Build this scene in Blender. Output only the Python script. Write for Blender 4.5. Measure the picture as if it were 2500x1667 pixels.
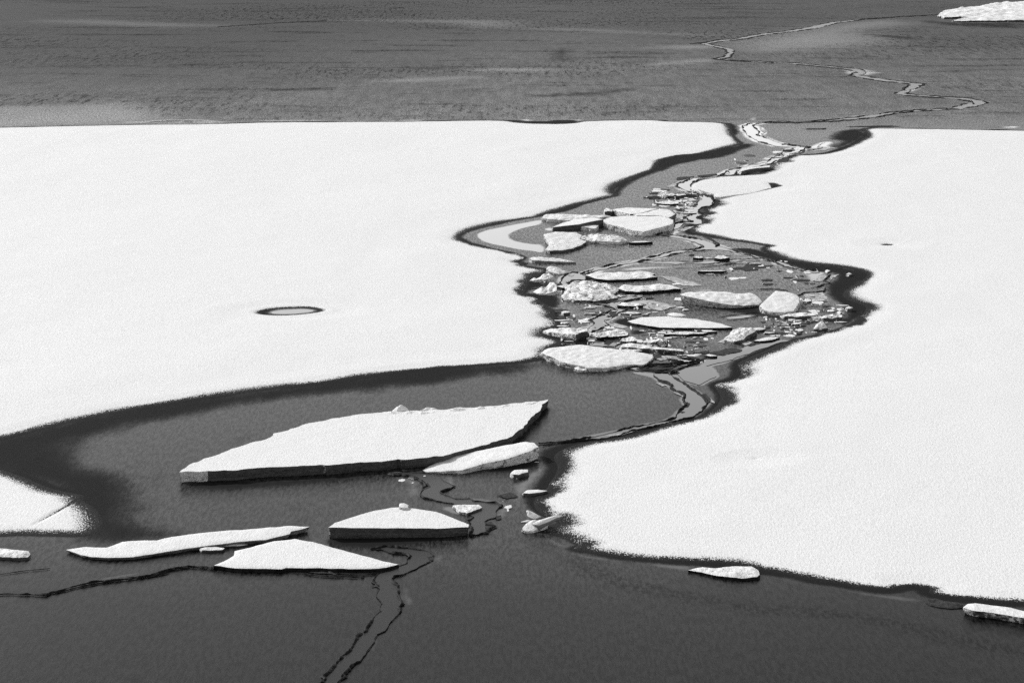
import bpy, bmesh, math, random
import numpy as np
from mathutils import Vector, geometry

random.seed(7)
RAD = math.radians
scene = bpy.context.scene
for o in list(bpy.data.objects):
    bpy.data.objects.remove(o)

# ------------------------------------------------------------------ camera
CAM_H, PITCH, HFOV = 12.0, RAD(9.8), RAD(22.0)
cam_data = bpy.data.cameras.new("camera")
cam_data.sensor_width = 36.0
cam_data.lens = 18.0 / math.tan(HFOV / 2)
cam_data.clip_start = 1.0
cam_data.clip_end = 20000.0
cam = bpy.data.objects.new("camera", cam_data)
cam.location = (0, 0, CAM_H)
cam.rotation_euler = (math.pi / 2 - PITCH, 0, 0)
scene.collection.objects.link(cam)
scene.camera = cam

# ------------------------------------------------------------------ light
SUN_EL, SUN_AZ = RAD(28), RAD(-43)      # azimuth from +Y, negative = left of the view
world = bpy.data.worlds.new("World")
scene.world = world
world.use_nodes = True
wn, wl = world.node_tree.nodes, world.node_tree.links
wn.clear()
w_out = wn.new("ShaderNodeOutputWorld")
w_bg = wn.new("ShaderNodeBackground")
w_sky = wn.new("ShaderNodeTexSky")
w_sky.sky_type = 'NISHITA'
w_sky.sun_disc = False
w_sky.sun_elevation = SUN_EL
w_sky.sun_rotation = SUN_AZ
w_sky.dust_density = 0.5
# black-and-white film behind a red filter: only the red part of the sky exposes it
w_sep = wn.new("ShaderNodeSeparateColor")
w_com = wn.new("ShaderNodeCombineColor")
wl.new(w_sky.outputs[0], w_sep.inputs[0])
for k in range(3):
    wl.new(w_sep.outputs[0], w_com.inputs[k])
wl.new(w_com.outputs[0], w_bg.inputs[0])
w_bg.inputs[1].default_value = 0.15
wl.new(w_bg.outputs[0], w_out.inputs[0])

sun_data = bpy.data.lights.new("sun", 'SUN')
sun_data.energy = 2.0
sun_data.angle = RAD(0.6)
sun_data.color = (1.0, 1.0, 1.0)
sun = bpy.data.objects.new("sun", sun_data)
sd_dir = Vector((math.sin(SUN_AZ) * math.cos(SUN_EL), math.cos(SUN_AZ) * math.cos(SUN_EL), math.sin(SUN_EL)))
sun.rotation_euler = sd_dir.to_track_quat('Z', 'Y').to_euler()
sun.location = sd_dir * 400
scene.collection.objects.link(sun)

vs = scene.view_settings
vs.view_transform = 'Standard'
vs.look = 'None'
vs.gamma = 1.0
vs.use_curve_mapping = False
vs.exposure = 0.85
scene.render.engine = 'CYCLES'
scene.cycles.use_denoising = False
scene.cycles.max_bounces = 8

# ------------------------------------------------------------------ pixel -> place on the ice
# the outlines below were measured on the photograph in enlarged cut-outs: (x0, y0, enlargement)
REG = dict(A=(1300, 300, 4.704), B=(1700, 280, 4.704), C=(1250, 600, 4.704), D=(1650, 600, 4.704),
           E=(0, 860, 2.6133), F=(700, 900, 3.136), G=(0, 1167, 3.136), H=(1250, 800, 3.136),
           I=(1300, 1167, 3.136), J=(1750, 1167, 3.136), K=(0, 0, 1.8816), L=(1250, 0, 1.8816),
           Z=(0, 0, 0.9408), M=(1080, 500, 5.8725), N=(740, 1300, 4.272), O=(2200, 0, 7.84), Q=(560, 700, 7.84),
           P=(0, 0, 1.0))


def R(reg, *xy):
    x0, y0, s = REG[reg]
    return [(x0 + xy[i] / s, y0 + xy[i + 1] / s) for i in range(0, len(xy), 2)]


TH = math.tan(HFOV / 2) / 1250.0
SP, CP = math.sin(PITCH), math.cos(PITCH)


def ground(px, py, z=0.0):
    """points of the plane at height z seen at photograph pixel (px, py)"""
    px = np.asarray(px, float); py = np.asarray(py, float)
    x = (px - 1250.0) * TH
    y = -(py - 833.5) * TH
    dx, dy, dz = x, CP + y * SP, -SP + y * CP
    t = (z - CAM_H) / dz
    return dx * t, dy * t


def gpoly(pts, z=0.0):
    a = np.array(pts, float)
    x, y = ground(a[:, 0], a[:, 1], z)
    return np.stack([x, y], 1)


# ------------------------------------------------------------------ numpy noise
def _hash(ix, iy, iz, seed):
    h = (ix * 374761393 + iy * 668265263 + iz * 2147483647 + seed * 974711) & 0xFFFFFFFF
    h = ((h ^ (h >> 13)) * 1274126177) & 0xFFFFFFFF
    h = h ^ (h >> 16)
    return (h & 0xFFFFFF) / float(0xFFFFFF)


def vnoise(x, y, z=0.0, seed=0):
    x, y, z = np.broadcast_arrays(np.asarray(x, float), np.asarray(y, float), np.asarray(z, float))
    ix, iy, iz = np.floor(x).astype(np.int64), np.floor(y).astype(np.int64), np.floor(z).astype(np.int64)
    fx, fy, fz = x - ix, y - iy, z - iz
    fx, fy, fz = [f * f * (3 - 2 * f) for f in (fx, fy, fz)]
    r = 0
    for a in (0, 1):
        for b in (0, 1):
            for c in (0, 1):
                w = (fx if a else 1 - fx) * (fy if b else 1 - fy) * (fz if c else 1 - fz)
                r = r + w * _hash(ix + a, iy + b, iz + c, seed)
    return r


def fbm(x, y, z=0.0, seed=0, oct=3):
    r, a, t = 0, 1.0, 0
    for k in range(oct):
        f = 2.0 ** k
        r = r + a * vnoise(np.asarray(x) * f, np.asarray(y) * f, np.asarray(z) * f, seed + 17 * k)
        t += a; a *= 0.5
    return r / t


def smooth(a, b, x):
    t = np.clip((x - a) / (b - a), 0, 1)
    return t * t * (3 - 2 * t)


def seg_dist(P, Q, closed=True):
    """distance from points P (n,2) to polyline Q"""
    n = len(Q) if closed else len(Q) - 1
    best = np.full(len(P), 1e18)
    px, py = P[:, 0].copy(), P[:, 1].copy()
    for i in range(n):
        ax, ay = Q[i]; bx, by = Q[(i + 1) % len(Q)]
        ex, ey = bx - ax, by - ay
        L = ex * ex + ey * ey + 1e-12
        t = np.clip(((px - ax) * ex + (py - ay) * ey) / L, 0, 1)
        d = (px - ax - t * ex) ** 2 + (py - ay - t * ey) ** 2
        np.minimum(best, d, out=best)
    return np.sqrt(best)


def inside(P, Q):
    px, py = P[:, 0], P[:, 1]
    r = np.zeros(len(P), bool)
    n = len(Q)
    for i in range(n):
        ax, ay = Q[i]; bx, by = Q[(i + 1) % n]
        if ay == by:
            continue
        c = ((ay > py) != (by > py)) & (px < (bx - ax) * (py - ay) / (by - ay) + ax)
        r ^= c
    return r


def sdist(P, Q, reach=None):
    """signed distance, positive inside; far points are cut to -reach"""
    if reach is not None:
        lo, hi = Q.min(0) - reach, Q.max(0) + reach
        m = ((P >= lo) & (P <= hi)).all(1)
        out = np.full(len(P), -reach)
        if m.any():
            out[m] = sdist(P[m], Q)
        return out
    d = seg_dist(P, Q)
    return np.where(inside(P, Q), d, -d)


def chaikin(pts, it=1, closed=True):
    a = np.array(pts, float)
    for _ in range(it):
        b = np.roll(a, -1, 0) if closed else a[1:]
        c = a if closed else a[:-1]
        n = np.empty((2 * len(c), 2))
        n[0::2] = c * .75 + b * .25
        n[1::2] = c * .25 + b * .75
        if not closed:
            n = np.vstack([a[:1], n, a[-1:]])
        a = n
    return a


def resample(Q, s, closed=True):
    Q = np.asarray(Q, float)
    out = []
    n = len(Q) if closed else len(Q) - 1
    for i in range(n):
        a, b = Q[i], Q[(i + 1) % len(Q)]
        k = max(1, int(round(np.hypot(*(b - a)) / s)))
        for j in range(k):
            out.append(a + (b - a) * j / k)
    if not closed:
        out.append(Q[-1])
    return np.array(out)


# ------------------------------------------------------------------ objects
COL = scene.collection


def link(o, parent=None):
    COL.objects.link(o)
    if parent is not None:
        o.parent = parent
    return o


def mesh_obj(name, verts, faces, mat, parent=None, smooth_shade=True, attrs=None):
    """faces: list, or an (n,3)/(n,4) array"""
    me = bpy.data.meshes.new(name)
    verts = np.asarray(verts, np.float32)
    if isinstance(faces, np.ndarray):
        n, k = faces.shape
        me.vertices.add(len(verts)); me.loops.add(n * k); me.polygons.add(n)
        me.vertices.foreach_set("co", verts.ravel())
        me.loops.foreach_set("vertex_index", faces.astype(np.int32).ravel())
        me.polygons.foreach_set("loop_start", np.arange(0, n * k, k, dtype=np.int32))
        me.update(calc_edges=True)
    else:
        me.from_pydata(verts.tolist(), [], faces)
    if smooth_shade:
        me.polygons.foreach_set("use_smooth", np.ones(len(me.polygons), bool))
    for nm, arr in (attrs or {}).items():
        a = me.attributes.new(nm, 'FLOAT', 'POINT')
        a.data.foreach_set("value", np.asarray(arr, np.float32))
    me.materials.append(mat)
    me.update()
    return link(bpy.data.objects.new(name, me), parent)


def tag(o, label, cat, group=None):
    o["label"] = label
    o["category"] = cat
    if group:
        o["group"] = group
    return o


# ------------------------------------------------------------------ materials
class NT:
    def __init__(self, name):
        self.m = bpy.data.materials.new(name)
        self.m.use_nodes = True
        self.t = self.m.node_tree
        self.t.nodes.clear()
        self.out = self.n("ShaderNodeOutputMaterial")
        self.p = self.n("ShaderNodeBsdfPrincipled")
        self.t.links.new(self.p.outputs[0], self.out.inputs[0])
        self.pos = self.n("ShaderNodeNewGeometry").outputs["Position"]

    def n(self, kind):
        return self.t.nodes.new(kind)

    def lk(self, a, b):
        if hasattr(a, "is_output"):
            self.t.links.new(a, b)
        else:
            b.default_value = a

    def noise(self, scale, stretch=(1, 1, 1), detail=2.0, rough=0.5):
        mp = self.n("ShaderNodeMapping")
        mp.inputs["Scale"].default_value = stretch
        self.t.links.new(self.pos, mp.inputs["Vector"])
        nz = self.n("ShaderNodeTexNoise")
        nz.inputs["Scale"].default_value = scale
        nz.inputs["Detail"].default_value = detail
        nz.inputs["Roughness"].default_value = rough
        self.t.links.new(mp.outputs[0], nz.inputs["Vector"])
        return nz.outputs[0]

    def attr(self, name):
        a = self.n("ShaderNodeAttribute")
        a.attribute_name = name
        return a.outputs["Fac"]

    def math(self, op, a, b=0.0, c=0.0, clamp=False):
        m = self.n("ShaderNodeMath")
        m.operation = op
        m.use_clamp = clamp
        for k, v in enumerate((a, b, c)):
            self.lk(v, m.inputs[k])
        return m.outputs[0]

    def ramp(self, v, a, b, c=0.0, d=1.0, interp='SMOOTHSTEP'):
        m = self.n("ShaderNodeMapRange")
        m.interpolation_type = interp
        self.lk(v, m.inputs[0])
        for k, x in enumerate((a, b, c, d)):
            self.lk(x, m.inputs[k + 1])
        return m.outputs[0]

    def mix(self, f, a, b):
        m = self.n("ShaderNodeMix")
        m.data_type = 'FLOAT'
        self.lk(f, m.inputs[0]); self.lk(a, m.inputs[2]); self.lk(b, m.inputs[3])
        return m.outputs[0]

    def grey(self, v):
        c = self.n("ShaderNodeCombineColor")
        for k in range(3):
            self.lk(v, c.inputs[k])
        return c.outputs[0]

    def bump(self, h, strength, dist):
        b = self.n("ShaderNodeBump")
        self.lk(strength, b.inputs["Strength"])
        b.inputs["Distance"].default_value = dist
        self.lk(h, b.inputs["Height"])
        return b.outputs[0]

    def done(self, base, rough, spec=0.5, normal=None, ior=1.31):
        self.lk(self.grey(base), self.p.inputs["Base Color"])
        self.lk(rough, self.p.inputs["Roughness"])
        self.lk(spec, self.p.inputs["Specular IOR Level"])
        self.p.inputs["IOR"].default_value = ior
        if normal is not None:
            self.t.links.new(normal, self.p.inputs["Normal"])
        return self.m


def mat_water():
    t = NT("water")
    rip = t.noise(1.3, (1, 0.5, 1), 2)
    return t.done(0.012, 0.03, 0.5, t.bump(rip, 0.04, 0.01), 1.27)


WET_OR_SHADE = 0.018


def mat_thin_ice():
    t = NT("thin_ice")
    wet, dark = t.attr("wet"), t.attr("dark")
    far = t.attr("far")
    edge = t.noise(1.1, (1, 0.55, 1), 4, 0.6)
    streak = t.noise(0.9, (1, 0.3, 1), 5, 0.65)
    wet = t.ramp(t.math('ADD', wet, t.math('MULTIPLY_ADD', edge, 0.55, -0.275)), 0.35, 0.65)
    dark = t.ramp(t.math('ADD', dark, t.math('MULTIPLY_ADD', streak, 1.2, -0.6)), 0.08, 0.92)
    grain = t.ramp(t.noise(15, (1, 0.16, 1), 3, 0.8), 0.38, 0.62)
    patch = t.ramp(t.noise(0.13, (1, 0.5, 1), 3), 0.3, 0.7)
    frost_tone = t.attr("frost_tone")
    col = t.math('MULTIPLY', t.mix(grain, 0.12, 1.0), frost_tone)
    mott = t.ramp(t.noise(1.7, (1, 0.12, 1), 4, 0.75), 0.35, 0.65)
    col = t.math('MULTIPLY', col, t.math('MULTIPLY', t.mix(patch, 0.8, 1.15), t.mix(far, 1.0, t.mix(mott, 0.7, 1.3))))
    # far away: dark rubble specks strung out in lines
    sp1 = t.ramp(t.noise(0.045, (0.6, 0.6, 1), 4), 0.44, 0.62)
    sp2 = t.ramp(t.noise(3.3, (1, 0.10, 1), 5, 0.85), 0.51, 0.60)
    lines = t.ramp(t.noise(0.34, (0.22, 0.7, 1), 5, 0.78), 0.535, 0.62)
    speck = t.math('MULTIPLY', t.math('MAXIMUM', t.math('MULTIPLY', sp1, sp2), t.math('MULTIPLY', lines, t.ramp(sp2, 0, 1, .35, 1))), t.math('MULTIPLY', far, 0.8))
    trail = t.math('MULTIPLY', t.math('MULTIPLY', t.attr("trail"), 0.2), t.ramp(t.noise(11, (1, 0.3, 1), 4, 0.75), 0.44, 0.56))
    speck = t.math('MAXIMUM', speck, trail)
    col = t.mix(speck, col, 0.01)
    col = t.mix(wet, col, t.math('MULTIPLY', frost_tone, 1.25))  # wet ice paled in colour to stand in for reflected sky
    col = t.mix(dark, col, WET_OR_SHADE)
    rough = t.mix(wet, t.mix(far, 0.27, 0.42), 0.05)
    rough = t.mix(t.math('MAXIMUM', dark, t.math('MULTIPLY', speck, 0.9)), rough, 0.75)
    spec = t.mix(dark, t.mix(wet, 0.10, 0.45), 0.05)
    spec = t.math('MULTIPLY', spec, t.math('SUBTRACT', 1.0, t.math('MULTIPLY', speck, 0.8)))
    relief = t.math('MULTIPLY', grain, t.math('SUBTRACT', 1.0, t.math('MAXIMUM', wet, dark)))
    return t.done(col, rough, spec, t.bump(relief, t.mix(t.attr('frost_tone'), 0.02, 0.8), 0.02), 1.22)


def snow_bits(t, amount=1.0):
    g1 = t.noise(24, (1, 0.28, 1), 3, 0.78)
    g2 = t.noise(1.2, (1, 0.5, 1), 3)
    h = t.math('MULTIPLY_ADD', g2, 0.3, g1)
    nrm = t.bump(h, 0.5 * amount, 0.03)
    col = t.mix(t.ramp(g1, 0.3, 0.6), 0.78, 0.9)
    return col, nrm


def mat_floe():
    t = NT("floe_snow")
    s = t.attr("sd")
    low = t.noise(1.0, (1, 0.45, 1), 4, 0.6)
    s = t.math('ADD', s, t.math('MULTIPLY', t.math('SUBTRACT', low, 0.5), t.math('MULTIPLY_ADD', t.attr('rag'), 1.3, 0.26)))
    st = t.ramp(t.noise(44, (1, 0.3, 1), 3, 0.8), 0.3, 0.7, 0, 1, 'LINEAR')
    wid = t.ramp(t.noise(0.22, (1, 0.6, 1), 2), 0.35, 0.65, 0.30, 0.75)
    tt = t.math('MULTIPLY_ADD', t.math('DIVIDE', s, wid), 1.25, -0.1)
    f = t.ramp(t.math('SUBTRACT', tt, st), -0.14, 0.14)
    scol, nrm = snow_bits(t)
    col = t.mix(f, WET_OR_SHADE, scol)
    return t.done(col, 0.62, t.mix(f, 0.05, 0.25), nrm)


def mat_slab_top(name="slab_snow", speck=0.0, bump=1.0):
    t = NT(name)
    col, nrm = snow_bits(t, bump)
    if speck > 0:
        p = t.ramp(t.noise(13, (1, .45, 1), 4, 0.75), 0.635 - 0.09 * speck, 0.695 - 0.09 * speck)
        col = t.mix(p, col, 0.30 - 0.2 * speck)
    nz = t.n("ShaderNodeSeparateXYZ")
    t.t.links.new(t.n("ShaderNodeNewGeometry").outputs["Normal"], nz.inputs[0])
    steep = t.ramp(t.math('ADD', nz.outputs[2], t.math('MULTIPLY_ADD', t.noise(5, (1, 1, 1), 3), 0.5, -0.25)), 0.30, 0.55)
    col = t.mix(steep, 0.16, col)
    return t.done(col, 0.6, 0.25, nrm)


def mat_side(name, lo, hi, snow=0.0, bump=0.6, sunward_crust=True):
    t = NT(name)
    band = t.noise(2.2, (0.5, 0.5, 9), 4, 0.6)
    fine = t.noise(14, (1, 1, 1.4), 4, 0.7)
    col = t.mix(t.ramp(t.math('MULTIPLY_ADD', fine, 0.6, t.math('MULTIPLY', band, 0.5)), 0.35, 0.75), lo, hi)
    if snow > 0:
        f = t.ramp(t.noise(9, (1, 0.8, 1), 4, 0.7), 0.62 - 0.34 * snow, 0.74 - 0.34 * snow)
        col = t.mix(f, col, 0.82)
    if sunward_crust:
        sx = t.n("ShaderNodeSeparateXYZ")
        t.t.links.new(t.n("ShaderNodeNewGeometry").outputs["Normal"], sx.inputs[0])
        sunward = t.ramp(t.math('ADD', t.math('MULTIPLY', sx.outputs[0], -1.0), t.math('MULTIPLY_ADD', fine, 0.8, -0.4)), 0.35, 0.7)  # left-facing walls: crust speckle, paled to paint their sunlit side
        col = t.mix(sunward, col, t.mix(t.ramp(fine, 0.42, 0.55), 0.12, 0.8))
    return t.done(col, t.mix(band, 0.35, 0.7), 0.35, t.bump(fine, bump, 0.05))


def mat_plain(name, v, rough=0.7, spec=0.15, bump=0.5):
    t = NT(name)
    f = t.noise(12, (1, .5, 1), 3, 0.7)
    return t.done(t.mix(t.ramp(f, .35, .65), v * .5, v * 1.6), rough, spec, t.bump(f, bump, 0.04))


MW = mat_water()
MT = mat_thin_ice()
MF = mat_floe()
M_TOP = mat_slab_top()
M_RUB = mat_slab_top("rubble_snow", 0.55, 1.5)
M_RUB2 = mat_slab_top("pitted_snow", 0.95, 1.6)
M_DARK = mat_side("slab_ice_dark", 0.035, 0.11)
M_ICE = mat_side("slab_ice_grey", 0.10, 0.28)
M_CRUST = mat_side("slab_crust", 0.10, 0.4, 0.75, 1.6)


def mat_pale():
    t = NT("pale_slush")
    a = t.ramp(t.noise(5, (1, 0.3, 1), 4, 0.7), 0.35, 0.62)
    b = t.noise(18, (1, .3, 1), 3, 0.7)
    return t.done(t.mix(a, 0.10, 0.62), t.mix(a, 0.15, 0.6), 0.3, t.bump(b, 0.5, 0.03))


M_PALE = mat_pale()
M_RIM = mat_plain("wet_rim", 0.012)
M_SLUSH = mat_plain("dark_slush", 0.03, 0.6, 0.12)


def mat_hill():
    t = NT("added_hill")
    sx = t.n("ShaderNodeSeparateXYZ")
    t.t.links.new(t.pos, sx.inputs[0])
    wood = t.noise(0.006, (1, 1, 1), 5, 0.65)
    f = t.ramp(t.math('ADD', wood, t.ramp(sx.outputs[0], -260, 160, 0.32, -0.06)), 0.48, 0.58)  # made darker to the left for darker reflections there
    return t.done(t.mix(f, 0.42, 0.03), 0.9, 0.05)


M_HILL = mat_hill()

# ------------------------------------------------------------------ snow floe outlines
LEFT = (R('Z', -1800, 315, -420, 300, 0, 294, 150, 290, 360, 286, 480, 286, 620, 281, 800, 281, 1000, 279, 1160, 277, 1200, 284, 1300, 286, 1345, 278, 1500, 276)
        + R('B', -330, 82, 0, 85, 300, 95, 390, 115, 400, 180, 430, 250, 480, 300, 540, 335, 450, 358, 350, 380, 200, 415, 0, 455)
        + R('A', 1700, 370, 1560, 400, 1460, 430, 1420, 480, 1390, 530, 1300, 570, 1160, 620, 1000, 690, 930, 740, 900, 790, 990, 834,
            850, 860, 650, 910, 500, 940, 350, 985, 200, 1035, 100, 1060)
        + R('M', 1420, 165, 1100, 215, 850, 255, 600, 310, 400, 370, 270, 430, 230, 480, 300, 530, 500, 590, 750, 635, 1000, 690, 1180, 745,
            1130, 780, 1020, 815, 1200, 850, 1120, 868, 1300, 900, 1450, 930, 1500, 960, 1400, 1010, 1280, 1070, 1220, 1120,
            1180, 1210, 1150, 1290, 1300, 1320, 1390, 1380, 1500, 1470, 1600, 1540)
        + R('C', 470, 745, 480, 800, 505, 870, 530, 930, 400, 965, 380, 1040, 450, 1060, 570, 1085, 590, 1125, 520, 1160, 430, 1200, 420, 1260,
            330, 1300, 200, 1322, 100, 1335, 0, 1345)
        + R('E', 2700, 105, 2352, 150, 1900, 215, 1500, 265, 1100, 320, 700, 390, 400, 455, 200, 505, 0, 550, -300, 640, -1050, 800, -4500, 1300))
NEAR_LEFT = R('E', -4000, 690, -1050, 690, -300, 690, 0, 745, 60, 770, 150, 800, 250, 845, 350, 880, 450, 900, 535, 915, 505, 938, 540, 962, 590, 990, 630, 1040,
              645, 1090, 630, 1135, 595, 1160, 520, 1173, 300, 1170, 120, 1164, 0, 1174, -300, 1180, -1050, 1200, -4000, 1300)
RIGHT = (R('B', 14000, 320, 3900, 190, 2352, 160, 1890, 160, 1960, 200, 1980, 240, 1900, 290, 1800, 345, 1700, 395, 1600, 425, 1450, 455, 1250, 468, 1090, 472, 1060, 520, 1040, 545, 900, 552,
           880, 600, 870, 625, 740, 665, 700, 688, 390, 700, 0, 728)
         + R('A', 1960, 635, 1870, 690, 1900, 740, 2000, 790, 2100, 860, 2120, 930, 2060, 965, 1990, 985, 1970, 1005, 1990, 1035, 1950, 1065, 1985, 1110, 1965, 1150, 1900, 1180, 1830, 1215, 1810, 1240, 1870, 1272,
             2000, 1290, 2100, 1310, 2250, 1345)
         + R('B', 470, 1447, 600, 1467, 700, 1482, 800, 1497, 880, 1510)
         + R('D', 1000, 30, 1110, 92, 1200, 145, 1400, 188, 1600, 214, 1800, 233, 2000, 253, 2130, 285, 2220, 325, 2180, 385, 2080, 440, 1990, 490, 1935, 540, 1930, 585, 2000, 625,
             2100, 660, 2200, 695, 2190, 760, 2120, 830, 2030, 890, 1940, 935, 1840, 978, 1700, 1008, 1600, 1033, 1450, 1060, 1380, 1083, 1200, 1128, 1100, 1185, 1000, 1222, 900, 1265,
             780, 1318, 720, 1360, 740, 1400, 770, 1450, 750, 1500)
         + R('H', 1720, 395, 1660, 412, 1560, 432, 1570, 462, 1610, 520, 1600, 575, 1545, 630, 1475, 678, 1400, 703, 1250, 738, 1100, 772, 950, 816, 800, 846, 650, 867, 520, 888, 425, 920,
             350, 960, 330, 1000, 370, 1060, 345, 1130, 300, 1190, 275, 1240, 200, 1262, 192, 1300, 178, 1350, 205, 1400, 265, 1442, 340, 1452, 395, 1500, 320, 1508, 250, 1548)
         + R('I', 60, 412, 130, 424, 230, 448, 300, 474, 345, 498, 380, 508, 345, 524, 310, 545, 450, 568, 600, 593, 800, 618, 1000, 633, 1200, 638, 1400, 650, 1560, 664, 1740, 700, 1850, 714, 2000, 743, 2200, 788)
         + R('J', 941, 803, 1050, 828, 1200, 848, 1330, 858, 1420, 833, 1500, 823, 1600, 838, 1655, 850, 1630, 878, 1750, 903, 1900, 923, 2100, 943, 2200, 953, 2352, 960, 3900, 1075, 9000, 1500))

HOLES_LEFT = [R('Q', 540, 505, 650, 460, 850, 425, 1150, 405, 1450, 395, 1650, 415, 1780, 455, 1700, 490, 1450, 525, 1200, 548, 900, 552, 650, 540)]
HOLES_RIGHT = [R('B', 2130, 1500, 2160, 1494, 2200, 1490, 2260, 1498, 2200, 1507),
               R('B', 850, 788, 895, 795, 925, 812, 975, 822, 900, 838, 780, 868, 700, 888, 640, 900, 720, 878, 840, 845, 880, 825)]
SOFT_RIGHT = [R('H', 1830, 1015, 1860, 1009, 1890, 1012, 1860, 1018)]
# stretches of the snow edge torn into teeth
RAGGED = [(R('M', 850, 660, 1300, 660, 1450, 900, 1800, 1100, 1900, 1567, 1300, 1567, 1000, 1200, 1100, 900), .5), (R('C', 300, 640, 700, 640, 700, 1200, 400, 1200), .5),
          (R('H', 60, 900, 420, 900, 430, 1540, 60, 1540), .3), (R('H', 1450, 280, 1900, 280, 1800, 450, 1700, 620, 1450, 620), .4), (R('D', 900, 880, 2100, 780, 2250, 600, 2300, 900, 1300, 1130, 900, 1300), .4),
          (R('I', 60, 430, 420, 480, 420, 560, 200, 560), .2), (R('B', 400, 460, 1150, 400, 1150, 600, 400, 720), .5), (R('A', 1750, 860, 2250, 800, 2150, 1180, 1700, 1260), .4)]
CRACK_NEAR = R('E', 545, 918, 450, 970, 350, 1030, 260, 1080, 190, 1120, 110, 1166)

# ------------------------------------------------------------------ leads of open water (closed outlines)
LEADS = []
REFROZEN_OR_TONED = {"near": .014, "double": .045, "snaking": .34}  # snaking lead: pale tone stands in for reflected light


def two_edges(left, right):
    return left + right[::-1]


def band(center, widths):
    """outline of a lead from its middle line and full widths, in photograph pixels across (seen square on)"""
    c = gpoly(center)
    n = len(c)
    l, r = [], []
    for i in range(n):
        a, b = c[max(0, i - 1)], c[min(n - 1, i + 1)]
        d = (b - a) / (np.hypot(*(b - a)) + 1e-9)
        nn = np.array([-d[1], d[0]])
        l.append(c[i] + nn * widths[i] / 2); r.append(c[i] - nn * widths[i] / 2)
    return np.array(l + r[::-1])


SNAKE = R('L', 1965, 70, 1800, 78, 1620, 90, 1480, 105, 1380, 130, 1280, 145, 1150, 160, 1050, 180, 950, 190, 880, 203, 930, 214, 1000, 228, 1005, 245, 985, 264, 940, 273,
          1030, 281, 1170, 288, 1290, 293, 1400, 304, 1500, 313, 1580, 322, 1610, 334, 1575, 348, 1650, 362, 1750, 377, 1860, 388, 1830, 408, 1780, 432, 1840, 440, 1950, 447, 2080, 456, 2150, 470, 2100, 488, 2040, 500,
          1900, 508, 1750, 520, 1610, 543, 1450, 558, 1300, 563, 1165, 564)
SNAKE_W = [.15, .25, .5, .9, 1.2, .9, .9, .8, .9, .6, .7, .6, .5, .5, .6, .6, .7, .9, .8, .9, .8, .6, .7, .9, 1.1, .8, .6, .6, .8, .9, 1.0, .8, .9, .8, .6, .5, .9, .7, .6, .5]
LEADS.append(("snaking", band(SNAKE, SNAKE_W), .15))
LEADS.append(("white", gpoly(two_edges(
    R('B', 820, 88, 640, 100, 535, 130, 530, 175, 580, 210, 590, 240, 650, 275, 720, 315, 820, 345, 920, 365, 1080, 375, 1130, 385, 1080, 420, 1010, 455, 900, 485, 850, 520, 800, 545, 720, 570, 620, 580, 520, 610, 370, 640, 300, 685),
    R('B', 820, 93, 700, 110, 650, 130, 690, 170, 722, 200, 690, 235, 760, 255, 860, 300, 1000, 340, 1080, 355, 1240, 370, 1305, 376, 1250, 390, 1200, 420, 1080, 460, 1000, 500, 880, 550, 850, 570, 720, 600, 560, 630, 480, 650, 430, 690, 330, 697))), .065))
LEADS.append(("meander", gpoly(two_edges(
    R('A', 2240, 560, 2100, 612, 1850, 640, 1750, 670, 1650, 715, 1640, 730, 1720, 760, 1770, 785, 1850, 800, 1920, 850, 1950, 880, 1900, 910, 1880, 950, 1770, 970, 1750, 1010, 1780, 1040, 1820, 1055, 1730, 1085, 1770, 1110, 1840, 1135, 1700, 1140, 1630, 1160, 1620, 1190, 1500, 1250, 1420, 1290,
      1550, 1310, 1750, 1340, 1880, 1380, 1940, 1410, 1970, 1430, 1850, 1460, 1600, 1480, 1480, 1510, 1350, 1540) + R('C', 1250, 200, 1000, 250, 800, 322),
    R('A', 2260, 575, 2110, 622, 1960, 632, 1900, 660, 1820, 700, 1830, 790, 1910, 830, 1990, 830, 2080, 880, 2080, 920, 2060, 950, 1950, 970, 1910, 990, 1900, 1030, 1940, 1060, 1890, 1090, 1950, 1120, 1940, 1160, 1740, 1170, 1700, 1200, 1580, 1240, 1550, 1275, 1620, 1290, 1900, 1330, 2050, 1370, 2140, 1410)
    + R('D', 560, 22, 640, 45, 760, 85, 880, 110, 1000, 143, 1110, 165, 1250, 205, 1400, 258, 1620, 288, 1650, 315, 1550, 315, 1400, 282, 1250, 242, 1120, 186, 1000, 160, 850, 120, 600, 62, 420, 50) + R('C', 1980, 75, 1700, 140, 1500, 180, 1200, 240, 960, 295, 845, 330))), .055))
LEADS.append(("strip", gpoly(two_edges(R('D', -430, 195, 0, 184, 300, 180, 700, 165, 1000, 150, 1100, 165), R('D', -430, 204, 0, 213, 200, 204, 330, 214, 500, 198, 700, 186, 1000, 172, 1090, 178))), .02))
LEADS.append(("rubble pool", gpoly(R('C', 590, 350, 680, 305, 800, 310, 820, 345, 900, 392, 820, 398, 700, 405, 640, 440, 690, 470, 590, 500, 560, 420)), .06))
LEADS.append(("rubble lead", gpoly(two_edges(
    R('C', 860, 655, 1000, 690, 1120, 710, 1190, 725, 1190, 740, 1060, 770, 990, 810, 920, 850, 870, 870, 940, 880, 900, 930, 860, 960, 875, 1050, 800, 1085, 620, 1130, 700, 1160),
    R('C', 1230, 600, 1500, 560, 1480, 610, 1300, 640, 1220, 690, 1290, 730, 1390, 720, 1220, 770, 1110, 850, 1050, 865, 1100, 910, 980, 965, 920, 980, 895, 1040, 1070, 1075, 1060, 1110, 1250, 1120, 1170, 1165))), .05))
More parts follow.
